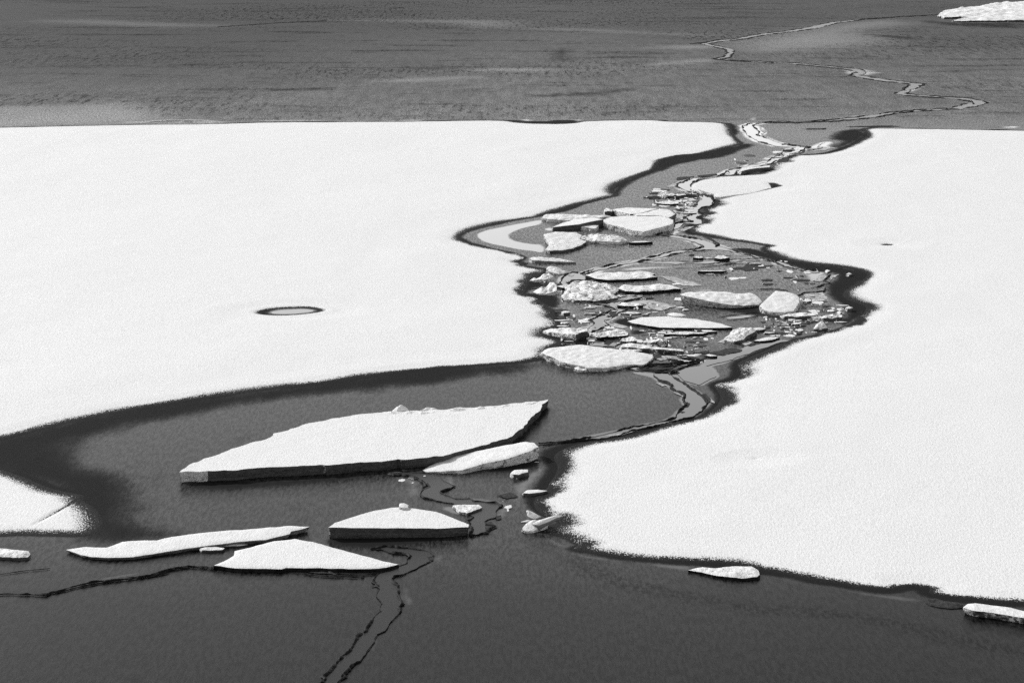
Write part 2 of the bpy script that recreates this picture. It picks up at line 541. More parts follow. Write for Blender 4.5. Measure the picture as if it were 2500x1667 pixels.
LEADS.append(("junction pool", gpoly(R('C', 1650, 1220, 1850, 1240, 1900, 1265, 1980, 1300, 2170, 1312, 2120, 1345, 1960, 1390, 1890, 1380, 1840, 1352, 1960, 1335, 1800, 1312, 1720, 1265)), .06))
LEADS.append(("slush pool", gpoly(R('C', 1300, 1425, 1480, 1380, 1660, 1370, 1850, 1362, 1880, 1385, 1600, 1395, 1530, 1425, 1620, 1440, 1420, 1442)), .05))
LEADS.append(("curved", gpoly(two_edges(
    R('H', 1085, 340, 1090, 370, 1130, 400, 1200, 430, 1260, 490, 1330, 520, 1310, 550, 1350, 600, 1280, 640, 1240, 690, 1150, 720, 980, 750, 850, 780, 700, 815, 600, 840, 400, 876),
    R('H', 1190, 345, 1220, 370, 1300, 420, 1360, 460, 1440, 510, 1500, 580, 1450, 640, 1380, 690, 1250, 715, 1050, 765, 800, 825, 650, 852, 400, 884))), .06))
LEADS.append(("corner pool", gpoly(R('H', 1265, 340, 1330, 312, 1490, 292, 1530, 320, 1555, 370, 1500, 400, 1430, 438, 1330, 410, 1260, 365)), .0))
LEADS.append(("bay edge", gpoly(R('D', 330, 1385, 520, 1345, 830, 1242, 1060, 1160, 1180, 1112, 1330, 1088, 1200, 1085, 1000, 1118, 830, 1165, 740, 1228, 500, 1280, 330, 1330)), .0))
LEADS.append(("double", gpoly(two_edges(
    R('F', 780, 790, 830, 820, 960, 825, 1040, 860, 1080, 900, 1040, 940, 1010, 965, 1060, 990, 1150, 1015, 1280, 1035, 1350, 1090, 1440, 1140, 1380, 1170, 1400, 1200),
    R('F', 1000, 790, 1180, 830, 1190, 860, 1240, 880, 1290, 900, 1230, 930, 1170, 950, 1220, 975, 1300, 1000, 1410, 1000, 1440, 1020, 1600, 1025, 1655, 1055, 1600, 1090, 1620, 1140, 1530, 1170, 1530, 1200, 1600, 1210, 1520, 1260, 1400, 1275))), .055))
LEADS.append(("near", gpoly(two_edges(
    R('N', 700, 178, 820, 184, 900, 205, 1000, 222, 1080, 238, 1115, 265, 1080, 290, 1085, 320, 1000, 350, 940, 385, 880, 415, 780, 445, 740, 490, 720, 520, 755, 550, 795, 590, 770, 650, 795, 710, 820, 735, 790, 795, 815, 825, 750, 890, 700, 960, 655, 1040, 560, 1100, 545, 1160, 490, 1240, 420, 1310, 360, 1380, 260, 1450, 205, 1510, 230, 1545, 150, 1620, 60, 1760),
    R('N', 850, 150, 960, 148, 1070, 162, 1200, 182, 1310, 205, 1370, 240, 1320, 270, 1340, 310, 1240, 345, 1180, 385, 1030, 440, 960, 460, 935, 505, 1000, 560, 985, 640, 1010, 700, 1040, 745, 990, 780, 1025, 815, 960, 880, 900, 960, 860, 1030, 780, 1075, 755, 1140, 700, 1220, 640, 1280, 570, 1360, 490, 1430, 405, 1500, 440, 1510, 370, 1570, 300, 1650, 220, 1760))), .055))

# thin dark cracks (open lines)
CRACKS = [
    (R('G', -500, 905, 0, 897, 250, 897, 360, 895, 400, 872, 450, 868, 520, 848, 600, 826, 720, 808, 840, 797, 920, 785, 1000, 773, 1150, 755, 1220, 728, 1320, 704, 1440, 686, 1560, 690, 1640, 700), .06),
    (R('G', 380, 880, 440, 878, 560, 848, 640, 832, 760, 812, 860, 795), .03),
    (R('G', 1130, 765, 1240, 743, 1290, 728), .03),
    (R('N', 20, 435, 140, 452, 300, 460, 420, 466, 520, 472, 640, 462), .04),
    (R('N', 60, 408, 250, 412, 340, 440, 560, 450, 720, 446, 800, 428), .03),
    (R('N', 940, 235, 1000, 228, 1080, 236), .015),
    (R('E', 0, 1420, 150, 1398, 320, 1382), .012),
    (R('C', 620, 330, 690, 308, 760, 312), .03),
    (R('C', 860, 660, 920, 658, 1000, 690), .05),
    (R('D', 290, 250, 600, 222, 780, 212), .02),
    (R('D', 0, 260, 220, 262, 400, 250), .015),
    (R('D', 800, 512, 1100, 500, 1200, 508, 1290, 522), .03),
    (R('D', 1480, 495, 1620, 480, 1690, 450, 1770, 432, 1700, 400, 1780, 340), .06),
    (R('D', 1400, 580, 1480, 545, 1600, 540, 1700, 530, 1710, 480), .06),
    (R('D', 480, 830, 620, 805, 800, 790, 960, 770), .02),
    (R('D', 590, 862, 760, 845, 950, 815), .03),
    (R('B', 1390, 372, 1450, 380, 1440, 395, 1270, 412), .03),
    (R('B', 1400, 362, 1440, 335, 1480, 322), .015),
    (R('B', 980, 345, 1060, 335, 1080, 350), .09),
    (R('B', 1230, 168, 1290, 172, 1350, 170, 1490, 168), .08),
    (R('A', 1270, 866, 1500, 862, 1650, 870, 1800, 880), .05),
    (R('A', 1740, 940, 1830, 938, 1900, 930), .06),
    (R('A', 1950, 1310, 2050, 1340, 2150, 1400, 2100, 1420), .07),
    (R('H', 880, 320, 960, 300, 1150, 288, 1300, 280, 1450, 255), .07),
    (R('H', 1000, 315, 1100, 332, 1220, 333, 1330, 300, 1460, 258), .09),
    (R('H', 1190, 350, 1250, 345, 1270, 350), .1),
    (R('H', 200, 890, 320, 885, 420, 876, 600, 838), .05),
    (R('C', 1200, 690, 1280, 712, 1350, 726, 1450, 720, 1580, 740, 1640, 752), .04),
    (R('C', 1750, 745, 1850, 712, 1960, 695), .04),
    (R('C', 1760, 1240, 1850, 1238, 1920, 1262, 1950, 1290, 2050, 1302, 2130, 1302), .06),
    (R('F', 1960, 590, 2050, 580, 2200, 560, 2330, 525), .03),
    (R('L', 820, 203, 880, 198, 940, 185, 1000, 182), .12),
    (R('L', 820, 178, 850, 170, 880, 172), .06),
    (R('L', 2070, 465, 2110, 462, 2120, 480), .1),
    (R('L', 1960, 70, 1800, 77, 1700, 84), .1),
    (R('K', 1000, 125, 1150, 116, 1300, 106, 1500, 98), .25),
    (R('K', 1790, 40, 1855, 38), .2),
]

# soft patches: dark wet slush along the snow, painted shade and reflections under slabs, and smooth wet ice that mirrors the sky
DARK = [
    (R('L', -40, 550, 60, 556, 130, 560, 200, 553, 280, 552, 300, 560, 335, 566, 150, 573, 0, 569, -60, 560), .3),
    (R('E', -900, 720, 0, 545, 400, 450, 700, 385, 1100, 315, 1500, 260, 1900, 210, 2352, 145, 2700, 100, 3300, 60, 3400, 100, 2900, 175, 2352, 232, 2000, 272, 1600, 322, 1300, 372, 1100, 412, 900, 442, 700, 495, 520, 545,
       420, 600, 430, 680, 500, 740, 620, 780, 740, 810, 800, 850, 800, 900, 850, 1000, 840, 1060, 930, 1120, 1050, 1180, 700, 1200, 520, 1180, 400, 900, 0, 740), 1.6),
    (R('A', 2352, 250, 1700, 365, 1450, 430, 1390, 520, 1000, 690, 900, 800, 990, 842, 1035, 770, 1150, 670, 1400, 575, 1560, 535, 1650, 475, 1900, 432, 2352, 300), .45),
    (R('B', 0, 450, 300, 395, 540, 335, 660, 342, 600, 380, 420, 445, 300, 488, 0, 530), .6),
    (R('B', 1640, 185, 1780, 175, 1900, 165, 1990, 225, 1900, 285, 1800, 330, 1640, 390, 1560, 360, 1720, 300, 1580, 292, 1540, 268), .9),
    (R('B', 1650, 145, 2352, 150, 2352, 128, 1900, 130), .6),
    (R('D', 650, 25, 950, 40, 1200, 150, 1600, 220, 2000, 260, 2200, 330, 2230, 350, 2000, 490, 1930, 580, 2200, 690, 2150, 800, 1930, 920, 1890, 890, 1990, 780, 1990, 700, 1850, 640, 1750, 590, 1725, 480, 1770, 430, 1880, 350, 1800, 300, 1650, 300, 1400, 250, 1000, 130, 700, 60), .4),
    (R('C', 100, 540, 380, 560, 520, 580, 560, 640, 540, 700, 450, 720, 280, 640), .3),
    (R('C', 330, 280, 480, 340, 420, 430, 250, 500, 140, 520, 160, 430), .3),
    (R('C', 1180, 860, 1300, 830, 1480, 820, 1330, 870, 1420, 905, 1600, 935, 1400, 930, 1230, 900), .25),
    (R('C', 1380, 970, 1530, 985, 1480, 1010, 1400, 1020), .3),
    (R('C', 1930, 640, 1980, 600, 2200, 660, 2352, 690, 2100, 690), .3),
    (R('D', 260, 690, 960, 690, 1000, 790, 1220, 810, 1500, 830, 1300, 850, 1000, 820, 700, 760, 400, 720), .5),  # painted shade and reflection under the tilted channel slab
    (R('E', 1150, 825, 1700, 825, 2352, 770, 2352, 800, 1700, 860, 1300, 880), .8),  # long slab's reflection, painted dark
    (R('N', 265, 60, 900, 50, 1700, 40, 1200, 110, 900, 140, 560, 165, 265, 120), .4),  # mirror image of the fan-shaped slab's front, put in as dark colour
    (R('F', 1950, 290, 2010, 300, 1990, 350, 1930, 400, 1900, 400), .25),  # cast shadow of the long slab's tip, painted on the ice
    (R('F', 1480, 780, 1900, 690, 1940, 700, 1850, 770, 1700, 800), .35),  # dark reflection painted below the leaning slab
    (R('E', 430, 1260, 600, 1310, 850, 1310, 1100, 1280, 1000, 1320, 700, 1325, 520, 1300), .25),  # undershadow of the wavy slab, painted in
    (R('A', 1650, 980, 1730, 985, 1740, 1040, 1640, 1110, 1600, 1080), .25),
    (R('A', 1640, 800, 1850, 810, 1930, 870, 1800, 960, 1700, 930, 1600, 870), .35),
    (R('K', 1200, 415, 1350, 408, 1500, 402, 1700, 395, 1500, 410, 1300, 420), 2.0),
    (R('K', 650, 455, 780, 445, 870, 440, 780, 453), 2.0),
    (R('L', 0, 440, 300, 425, 560, 400, 560, 420, 260, 450), 3.0),
    (R('L', 160, 245, 230, 215, 270, 235, 250, 275, 300, 280, 220, 285), 2.5),
    (R('L', 1600, 155, 1800, 165, 1900, 185, 1700, 175), 2.5),
    (R('O', 300, 380, 900, 440, 2352, 440, 2352, 560, 1400, 520, 700, 480), 3.0),
]
TRAILS = [(R('I', 350, 620, 520, 740, 700, 805, 1000, 872, 1300, 925, 1800, 1012) + R('J', 700, 1015, 900, 1045, 1300, 1100, 1500, 1150, 1700, 1200, 1950, 1270, 2352, 1330, 2700, 1360), .55),
          ]
WETP = [
    (R('Q', 760, 485, 900, 452, 1150, 432, 1450, 425, 1640, 445, 1600, 475, 1300, 515, 1000, 530, 820, 520), .12),
    (R('M', 1440, 205, 1100, 270, 800, 330, 600, 370, 470, 430, 520, 500, 650, 550, 900, 600, 1100, 640, 1300, 660, 1460, 700, 1470, 575, 1250, 560, 1000, 510, 930, 450, 1000, 390, 1200, 320, 1450, 275), .25),
    (R('M', 1440, 350, 1570, 320, 1580, 380, 1500, 370), .15),
    (R('A', 980, 1395, 1080, 1380, 1120, 1398, 1050, 1402), .2),
    (R('A', 2200, 570, 2352, 530, 2352, 560), .2),
    (R('A', 1530, 745, 1640, 690, 1700, 690, 1640, 745), .2),
    (R('A', 1640, 1000, 1740, 1020, 1760, 1100, 1640, 1120, 1600, 1080), .2),
    (R('A', 1580, 1280, 1640, 1225, 1880, 1180, 1700, 1260), .2),
    (R('A', 900, 960, 1180, 780, 1420, 640, 1700, 480, 1800, 460, 1700, 520, 1300, 720, 1040, 880), .5),
    (R('B', 700, 520, 850, 470, 1000, 440, 1050, 420, 900, 470, 760, 545), .3),
    (R('B', 740, 130, 830, 200, 780, 240, 880, 290, 700, 230), .2),
    (R('B', 1280, 350, 1500, 300, 1640, 330, 1560, 350, 1620, 385, 1450, 420, 1280, 430), .3),
    (R('B', 560, 40, 760, 20, 700, 75, 620, 80), .6),
    (R('B', 1700, 20, 1850, 0, 1900, 10, 1750, 60), .6),
    (R('C', 1080, 205, 1300, 170, 1540, 130, 1300, 180), .2),
    (R('C', 1180, 270, 1450, 240, 1700, 230, 2000, 240, 1700, 270, 1300, 290), .3),
    (R('C', 1700, 340, 1900, 350, 2100, 400, 2230, 450, 2000, 480, 1900, 440, 1750, 400), .45),
    (R('C', 2000, 520, 2200, 490, 2350, 500, 2352, 520, 2200, 530), .35),
    (R('C', 1060, 640, 1250, 560, 1500, 550, 1560, 600, 1880, 680, 1800, 740, 1600, 750, 1300, 690), .3),
    (R('C', 1780, 700, 2000, 680, 2050, 700, 1850, 750), .3),
    (R('C', 1090, 920, 1200, 900, 1400, 960, 1200, 960), .2),
    (R('C', 1330, 1430, 1500, 1390, 1850, 1360, 1900, 1380, 1600, 1450), .25),
    (R('C', 2030, 1290, 2352, 1230, 2352, 1290, 2180, 1310), .3),
    (R('D', 1420, 560, 1580, 540, 1740, 580, 1760, 650, 1600, 660), .25),
    (R('D', 520, 830, 760, 790, 980, 750, 960, 790, 740, 840), .25),
    (R('D', 1450, 290, 1640, 300, 1720, 340, 1640, 420, 1500, 420), .3),
    (R('D', 420, 1130, 560, 1060, 780, 1100, 900, 1100, 760, 1140, 600, 1150), .3),
    (R('D', 1000, 720, 1500, 830, 1900, 830, 1780, 870, 1500, 860), .3),
    (R('H', 880, 340, 1080, 345, 1130, 400, 1200, 430, 1180, 460, 1130, 440, 1090, 380), .15),
    (R('H', 340, 870, 700, 800, 1150, 715, 1150, 730, 800, 805, 500, 875), .2),
    (R('H', 190, 1000, 250, 950, 340, 925, 300, 960), .15),
    (R('H', 20, 1150, 180, 1060, 270, 1080, 200, 1200, 80, 1300, 100, 1400, 20, 1440, -20, 1250), .3),
    (R('F', 820, 780, 1000, 790, 1100, 900, 960, 1000, 1020, 1030, 900, 960, 850, 860, 720, 800), .4),
    (R('F', 1180, 800, 1300, 810, 1280, 880, 1320, 930, 1250, 960, 1800, 1030, 1700, 1150, 1560, 1160, 1560, 1040, 1250, 960), .35),
    (R('F', 1160, 1060, 1280, 1050, 1380, 1110, 1300, 1120), .2),
    (R('N', 1350, 200, 1520, 230, 1480, 300, 1250, 400, 1050, 450, 1150, 370, 1320, 290), .4),
    (R('N', 1010, 540, 1120, 580, 1100, 640, 1180, 720, 1080, 800, 1040, 700), .3),
    (R('N', 350, 400, 900, 400, 700, 430, 400, 430), .12),
    (R('N', -600, 300, 0, 420, 300, 425, -100, 430), .15),
    (R('G', 300, 850, 700, 790, 1100, 730, 1300, 690, 1500, 670, 1300, 680, 800, 760, 400, 840), .3),
    (R('G', 1080, 590, 1350, 560, 1500, 560, 1300, 600), .3),
    (R('I', 80, 440, 230, 480, 300, 520, 220, 560, 600, 610, 1000, 650, 1300, 670, 1150, 720, 1100, 700, 800, 660, 300, 600, 100, 500), .35),
    (R('J', 340, 740, 700, 790, 1050, 855, 1330, 890, 1600, 920, 1550, 960, 1000, 880, 500, 790), .35),
    (R('K', -600, 500, 300, 485, 540, 470, 600, 490, 760, 520, 620, 560, 300, 570, -600, 590), 2.0),
    (R('K', 150, 95, 500, 92, 800, 110, 1100, 120, 700, 128, 300, 105), 4.0),
    (R('K', 1500, 95, 2100, 92, 2352, 98, 2352, 130, 2150, 125, 2100, 105), 4.0),
    (R('K', 1700, 378, 1900, 360, 2200, 350, 2000, 375), 2.0),
    (R('K', 2100, 325, 2352, 312, 2600, 322, 2352, 330), 2.0),
    (R('K', 500, 565, 700, 550, 950, 545, 1100, 565, 950, 572, 650, 570), .8),
    (R('K', 1080, 560, 1300, 548, 1600, 556, 2000, 548, 2100, 560, 1600, 560), .5),
    (R('L', 0, 548, 80, 545, 120, 555, 60, 560), .5),
    (R('L', 210, 550, 350, 546, 320, 560), .5),
    (R('L', 0, 130, 300, 135, 700, 155, 900, 165, 500, 150), 4.0),
    (R('L', 560, 218, 800, 210, 960, 215, 930, 222, 700, 225), 2.5),
    (R('L', 1020, 200, 1150, 170, 1400, 120, 1700, 90, 1850, 110, 1600, 140, 1750, 185, 1650, 200, 1350, 230, 1100, 240), 4.0),
    (R('L', 600, 292, 900, 272, 940, 282, 700, 300), 2.0),
    (R('L', 1500, 310, 1620, 312, 1720, 340, 1640, 350, 1520, 350), 1.0),
    (R('L', 1720, 435, 1800, 410, 1940, 385, 1920, 400, 1840, 435), 1.0),
    (R('L', 2060, 450, 2220, 462, 2190, 490, 2070, 500), 1.2),
    (R('L', 1540, 550, 1650, 520, 1750, 515, 1650, 550), .8),
    (R('L', 2150, 585, 2352, 578, 2352, 592), .6),
]

# ------------------------------------------------------------------ the setting
EXT = 6000.0
water = mesh_obj("water", [(-EXT, -400, -.06), (EXT, -400, -.06), (EXT, EXT, -.06), (-EXT, EXT, -.06)], [(0, 1, 2, 3)], MW)
water["kind"] = "structure"


def px_grid(x0, x1, sx, y0, y1, sy):
    xs, ys = np.arange(x0, x1 + 1e-6, sx), np.arange(y0, y1 + 1e-6, sy)
    X, Y = np.meshgrid(xs, ys)
    gx, gy = ground(X.ravel(), Y.ravel())
    nx, ny = len(xs), len(ys)
    i = np.arange(ny - 1)[:, None] * nx + np.arange(nx - 1)[None, :]
    q = np.stack([i + nx, i + nx + 1, i + 1, i], -1).reshape(-1, 4)
    return np.stack([gx, gy], 1), q, nx, ny


P_LEFT, P_NEAR, P_RIGHT = [chaikin(gpoly(p), 1) for p in (LEFT, NEAR_LEFT, RIGHT)]

# --- thin new ice
G, Qd, nx, ny = px_grid(-400, 2900, 6, -60, 1765, 2.5)
dist_y = G[:, 1]

fl = np.full(len(G), -6.0)
for p, hs in ((P_LEFT, HOLES_LEFT), (P_NEAR, []), (P_RIGHT, [])):
    f_ = sdist(G, p, 3.0)
    for h in hs:
        f_ = np.minimum(f_, -sdist(G, chaikin(gpoly(h), 1), 3.0))
    fl = np.maximum(fl, f_)
wob = fbm(G[:, 0] * .5, G[:, 1] * .25, 0, 5, 3)
mw = -.04 + .75 * np.clip(wob - .15, 0, 1) ** 1.5
dark = smooth(-mw - .25, -mw + .1, fl)
for poly, feather in DARK:
    s = sdist(G, chaikin(gpoly(poly), 2 if len(poly) < 30 else 1), 2 * feather + .2)
    dark = np.maximum(dark, (.6 if feather >= 1.9 else 1.0) * smooth(-feather * .6, feather * .6, s))
wet = np.zeros(len(G))
far_sheen = np.zeros(len(G))
for poly, feather in WETP:
    s = sdist(G, chaikin(gpoly(poly), 1), 2 * feather + .2)
    if feather >= 1.9:      # far smooth bands: their sheen is painted as paler colour
        far_sheen = np.maximum(far_sheen, smooth(-feather, feather, s))
        continue
    wet = np.maximum(wet, (.62 if feather >= .3 else .9) * smooth(-feather * 1.2, feather * 1.2, s))
for nm, poly, w in LEADS:
    lo, hi = poly.min(0) - 6, poly.max(0) + 6
    m = ((G >= lo) & (G <= hi)).all(1)
    if m.any():
        d = np.maximum(0, -sdist(G[m], poly))
        reach = .13 * (dist_y[m] / 62) ** 1.3
        wet[m] = np.maximum(wet[m], .62 * (.55 if nm in REFROZEN_OR_TONED else 1) * (1 - smooth(.3 * reach, 1.9 * reach, d)))
wet = wet * (1 - dark)
far = smooth(128, 146, dist_y)
# frosty older channel ice, fresh pool; tone also paints reflected light falling off
frost_tone = .016 + .03 * smooth(43, 48, dist_y + 1.5 * (wob - .5)) + .17 * smooth(60, 88, dist_y)
frost_tone = frost_tone * (.85 + .3 * fbm(G[:, 0] * .12, G[:, 1] * .06, 0, 21, 3)) * 1.12 * (1 - .80 * smooth(128, 245, dist_y)) * (1 - .75 * smooth(6, -24, G[:, 0]) * smooth(128, 190, dist_y))  # far and far-left darkening paints the dimmer reflected light
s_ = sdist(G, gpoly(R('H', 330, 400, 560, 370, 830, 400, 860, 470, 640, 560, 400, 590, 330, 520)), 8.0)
frost_tone = frost_tone * (1 + .55 * smooth(-3.5, 2.5, s_))
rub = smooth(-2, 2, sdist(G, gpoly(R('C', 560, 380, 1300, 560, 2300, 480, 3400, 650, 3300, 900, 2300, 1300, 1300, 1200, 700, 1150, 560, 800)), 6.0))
frost_tone = frost_tone * (1 + .5 * rub * smooth(.42, .6, fbm(G[:, 0] * 1.3, G[:, 1] * .5, 0, 33, 4)))
frost_tone = frost_tone * (1 + .9 * far_sheen)
far = far * (1 - .9 * far_sheen)
trail = np.zeros(len(G))
for line, wd_ in TRAILS:
    m = (dist_y < 75)
    trail[m] = np.maximum(trail[m], 1 - smooth(.1, wd_, seg_dist(G[m], gpoly(line), False)))
corner = [0, nx - 1, nx * ny - 1, nx * (ny - 1)]
V = np.column_stack([G, np.zeros(len(G))])
nV = len(V)
V = np.vstack([V, [(-EXT, EXT, 0), (EXT, EXT, 0), (EXT, -400, 0), (-EXT, -400, 0)]])
F4 = np.vstack([Qd, [(corner[0], corner[1], nV + 1, nV), (corner[1], corner[2], nV + 2, nV + 1),
                     (corner[2], corner[3], nV + 3, nV + 2), (corner[3], corner[0], nV, nV + 3)]])
ext = lambda a, v: np.concatenate([a, v])
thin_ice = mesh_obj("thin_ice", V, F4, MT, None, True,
                    dict(wet=ext(wet, [0] * 4), dark=ext(dark, [0] * 4), trail=ext(trail, [0] * 4), frost_tone=ext(frost_tone, [.1, .1, .02, .02]), far=ext(far, [1, 1, 0, 0])))
thin_ice["kind"] = "structure"

# --- added unseen hills, shaped to darken reflections in the far ice
hx = np.linspace(-3000, 3000, 160)
hy = np.linspace(1500, 2600, 40)
HX, HY = np.meshgrid(hx, hy)
crest = 116 + 46 * smooth(120, -300, HX) + 30 * (fbm(HX / 420, HY / 600, 0, 3, 4) - .5) + 12 * (vnoise(HX / 22, HY / 30, 0, 9) - .5)
HZ = -2 + crest * smooth(1500, 1640, HY) * (1 - .5 * smooth(1900, 2600, HY))
i = np.arange(39)[:, None] * 160 + np.arange(159)[None, :]
hq = np.stack([i, i + 1, i + 161, i + 160], -1).reshape(-1, 4)
added_hills = mesh_obj("added_hills", np.column_stack([HX.ravel(), HY.ravel(), HZ.ravel()]), hq, M_HILL)
added_hills["kind"] = "structure"


# --- big snow-covered floes
def floe(polyw, holes, soft, crack, label, xr, yr):
    g, q, nx, ny = px_grid(xr[0], xr[1], 5, yr[0], yr[1], 2)
    sd = sdist(g, polyw)
    for h in holes:
        dh = -sdist(g, chaikin(gpoly(h), 1), 3.0)
        sd = np.minimum(sd, np.where(dh > 0, dh * 2.6 + .06, dh))
    for h in soft:
        sd = np.minimum(sd, -sdist(g, gpoly(h), 3.0) * 3 + .42)
    if crack is not None:
        c = gpoly(crack)
        d = seg_dist(g, c, False)
        t = np.clip((g[:, 0] - c[-1, 0]) / (c[0, 0] - c[-1, 0]), 0, 1)
        sd = np.minimum(sd, np.maximum(d * 7 + .70 - .5 * t - .3 * smooth(0, .4, t), -.03))
    rag = np.zeros(len(g))
    for p_, f_ in RAGGED:
        rag = np.maximum(rag, smooth(-f_, f_, sdist(g, gpoly(p_), 2 * f_ + .2)))
    keep = (sd[q] > -.10).any(1)
    q = q[keep]
    used, inv = np.unique(q, return_inverse=True)
    q = inv.reshape(-1, 4)
    g, sd = g[used], sd[used]
    z = -.006 + .016 * smooth(-.10, .05, sd) + (.03 + .03 * smooth(1, 4, sd)) * smooth(.0, .9, sd) + .09 * (fbm(g[:, 0] * .22, g[:, 1] * .12, 0, 11, 4) - .5) * smooth(.2, 2.0, sd)
    o = mesh_obj("snow_floe", np.column_stack([g, z]), q, MF, None, True, dict(sd=np.clip(sd, -2, 5), rag=rag[used]))
    return tag(o, label, "ice floe", "big snow-covered floes")


floe(P_LEFT, HOLES_LEFT, [], None, "broad white snow-covered floe on the left with a round melt hole", (-400, 1900), (284, 1110))
floe(P_RIGHT, HOLES_RIGHT, SOFT_RIGHT, None, "broad white snow-covered floe filling the right side", (1290, 2900), (296, 1540))
floe(P_NEAR, [], [], CRACK_NEAR, "small rounded white floe with a dark crack at the left edge", (-400, 262), (1110, 1326))


# ------------------------------------------------------------------ leads and rims
def cdt(outline, pts=None):
    n = len(outline)
    co = [Vector((float(a), float(b))) for a, b in outline]
    if pts is not None and len(pts):
        co += [Vector((float(a), float(b))) for a, b in pts]
    r = geometry.delaunay_2d_cdt(co, [], [list(range(n))], 1, 1e-5)
    return np.array([(v.x, v.y) for v in r[0]]), [tuple(f) for f in r[2]]


def jitter(Q, amp, seed, f=3.0):
    nx_ = fbm(Q[:, 0] * f, Q[:, 1] * f * .5, 0, seed, 3) - .5
    ny_ = fbm(Q[:, 0] * f + 31, Q[:, 1] * f * .5 + 7, 0, seed + 5, 3) - .5
    return Q + np.column_stack([nx_ * amp * 2, ny_ * amp * 5])


def rim_mesh(name, Qw, w, seed, closed, z0=.008, parent=thin_ice, gap=.42):
    """ragged dark ridge of broken ice along a line"""
    yy = Qw[:, 1].mean()
    s = .035 * (yy / 55)
    w = w * .40
    c = resample(Qw, s, closed)
    c = jitter(c, w * 1.6, seed, 2.6)
    n = len(c)
    a = np.arange(n) * s
    p, q = (np.roll(c, 1, 0), np.roll(c, -1, 0)) if closed else (np.vstack([c[:1], c[:-1]]), np.vstack([c[1:], c[-1:]]))
    d = q - p
    d /= (np.hypot(d[:, 0], d[:, 1])[:, None] + 1e-9)
    nn = np.column_stack([-d[:, 1], d[:, 0]])
    blot = fbm(a * 1.1, a * 0 + seed * 3.1, 0, seed, 2)
    blot = smooth(gap - .14, gap + .3, blot)

    def wd(k):
        return w * (.12 + 2.2 * blot * np.clip(fbm(a * 9, a * 0 + k * 9.7, 0, seed + k, 3) * 2.2 - .55, 0, 2))
    wl_, wr_ = wd(1), wd(2)
    h = z0 + np.minimum(.035, (wl_ + wr_) * .5)
    L_, R_ = c + nn * wl_[:, None], c - nn * wr_[:, None]
    V = np.vstack([np.column_stack([L_, np.full(n, z0 - .004)]), np.column_stack([c, h]), np.column_stack([R_, np.full(n, z0 - .004)])])
    i = np.arange(n if closed else n - 1)
    j = (i + 1) % n
    F = np.vstack([np.stack([i, i + n, j + n, j], -1), np.stack([i + n, i + 2 * n, j + 2 * n, j + n], -1)])
    return mesh_obj(name, V, F, M_RIM, parent, False)


for k, (nm, poly, w) in enumerate(LEADS):
    yy = poly[:, 1].mean()
    Qj = jitter(jitter(resample(poly, .045 * yy / 62), .05 * yy / 62, 40 + k), .022 * yy / 62, 70 + k, 12)
    v, f = cdt(Qj)
    lead_mat = MW
    if nm in REFROZEN_OR_TONED:
        t_ = NT("new_ice_or_toned")
        lead_mat = t_.done(t_.mix(t_.noise(1.5, (1, .4, 1), 3), REFROZEN_OR_TONED[nm] * .85, REFROZEN_OR_TONED[nm] * 1.1), 0.32 if REFROZEN_OR_TONED[nm] < .1 else 0.45, 0.12, None, 1.25)
    mesh_obj("refrozen_or_toned_lead" if nm in REFROZEN_OR_TONED else "open_lead", np.column_stack([v, np.full(len(v), .006 + .0004 * k)]), f, lead_mat, water, False)
    if w > 0:
        rim_mesh("crack_rim", Qj, w, 90 + k, True, .016, gap=.42 if nm == "snaking" else .45)
for k, (pts, w) in enumerate(CRACKS):
    rim_mesh("crack_rim", gpoly(pts), w, 200 + k, False, .014, gap=.3)

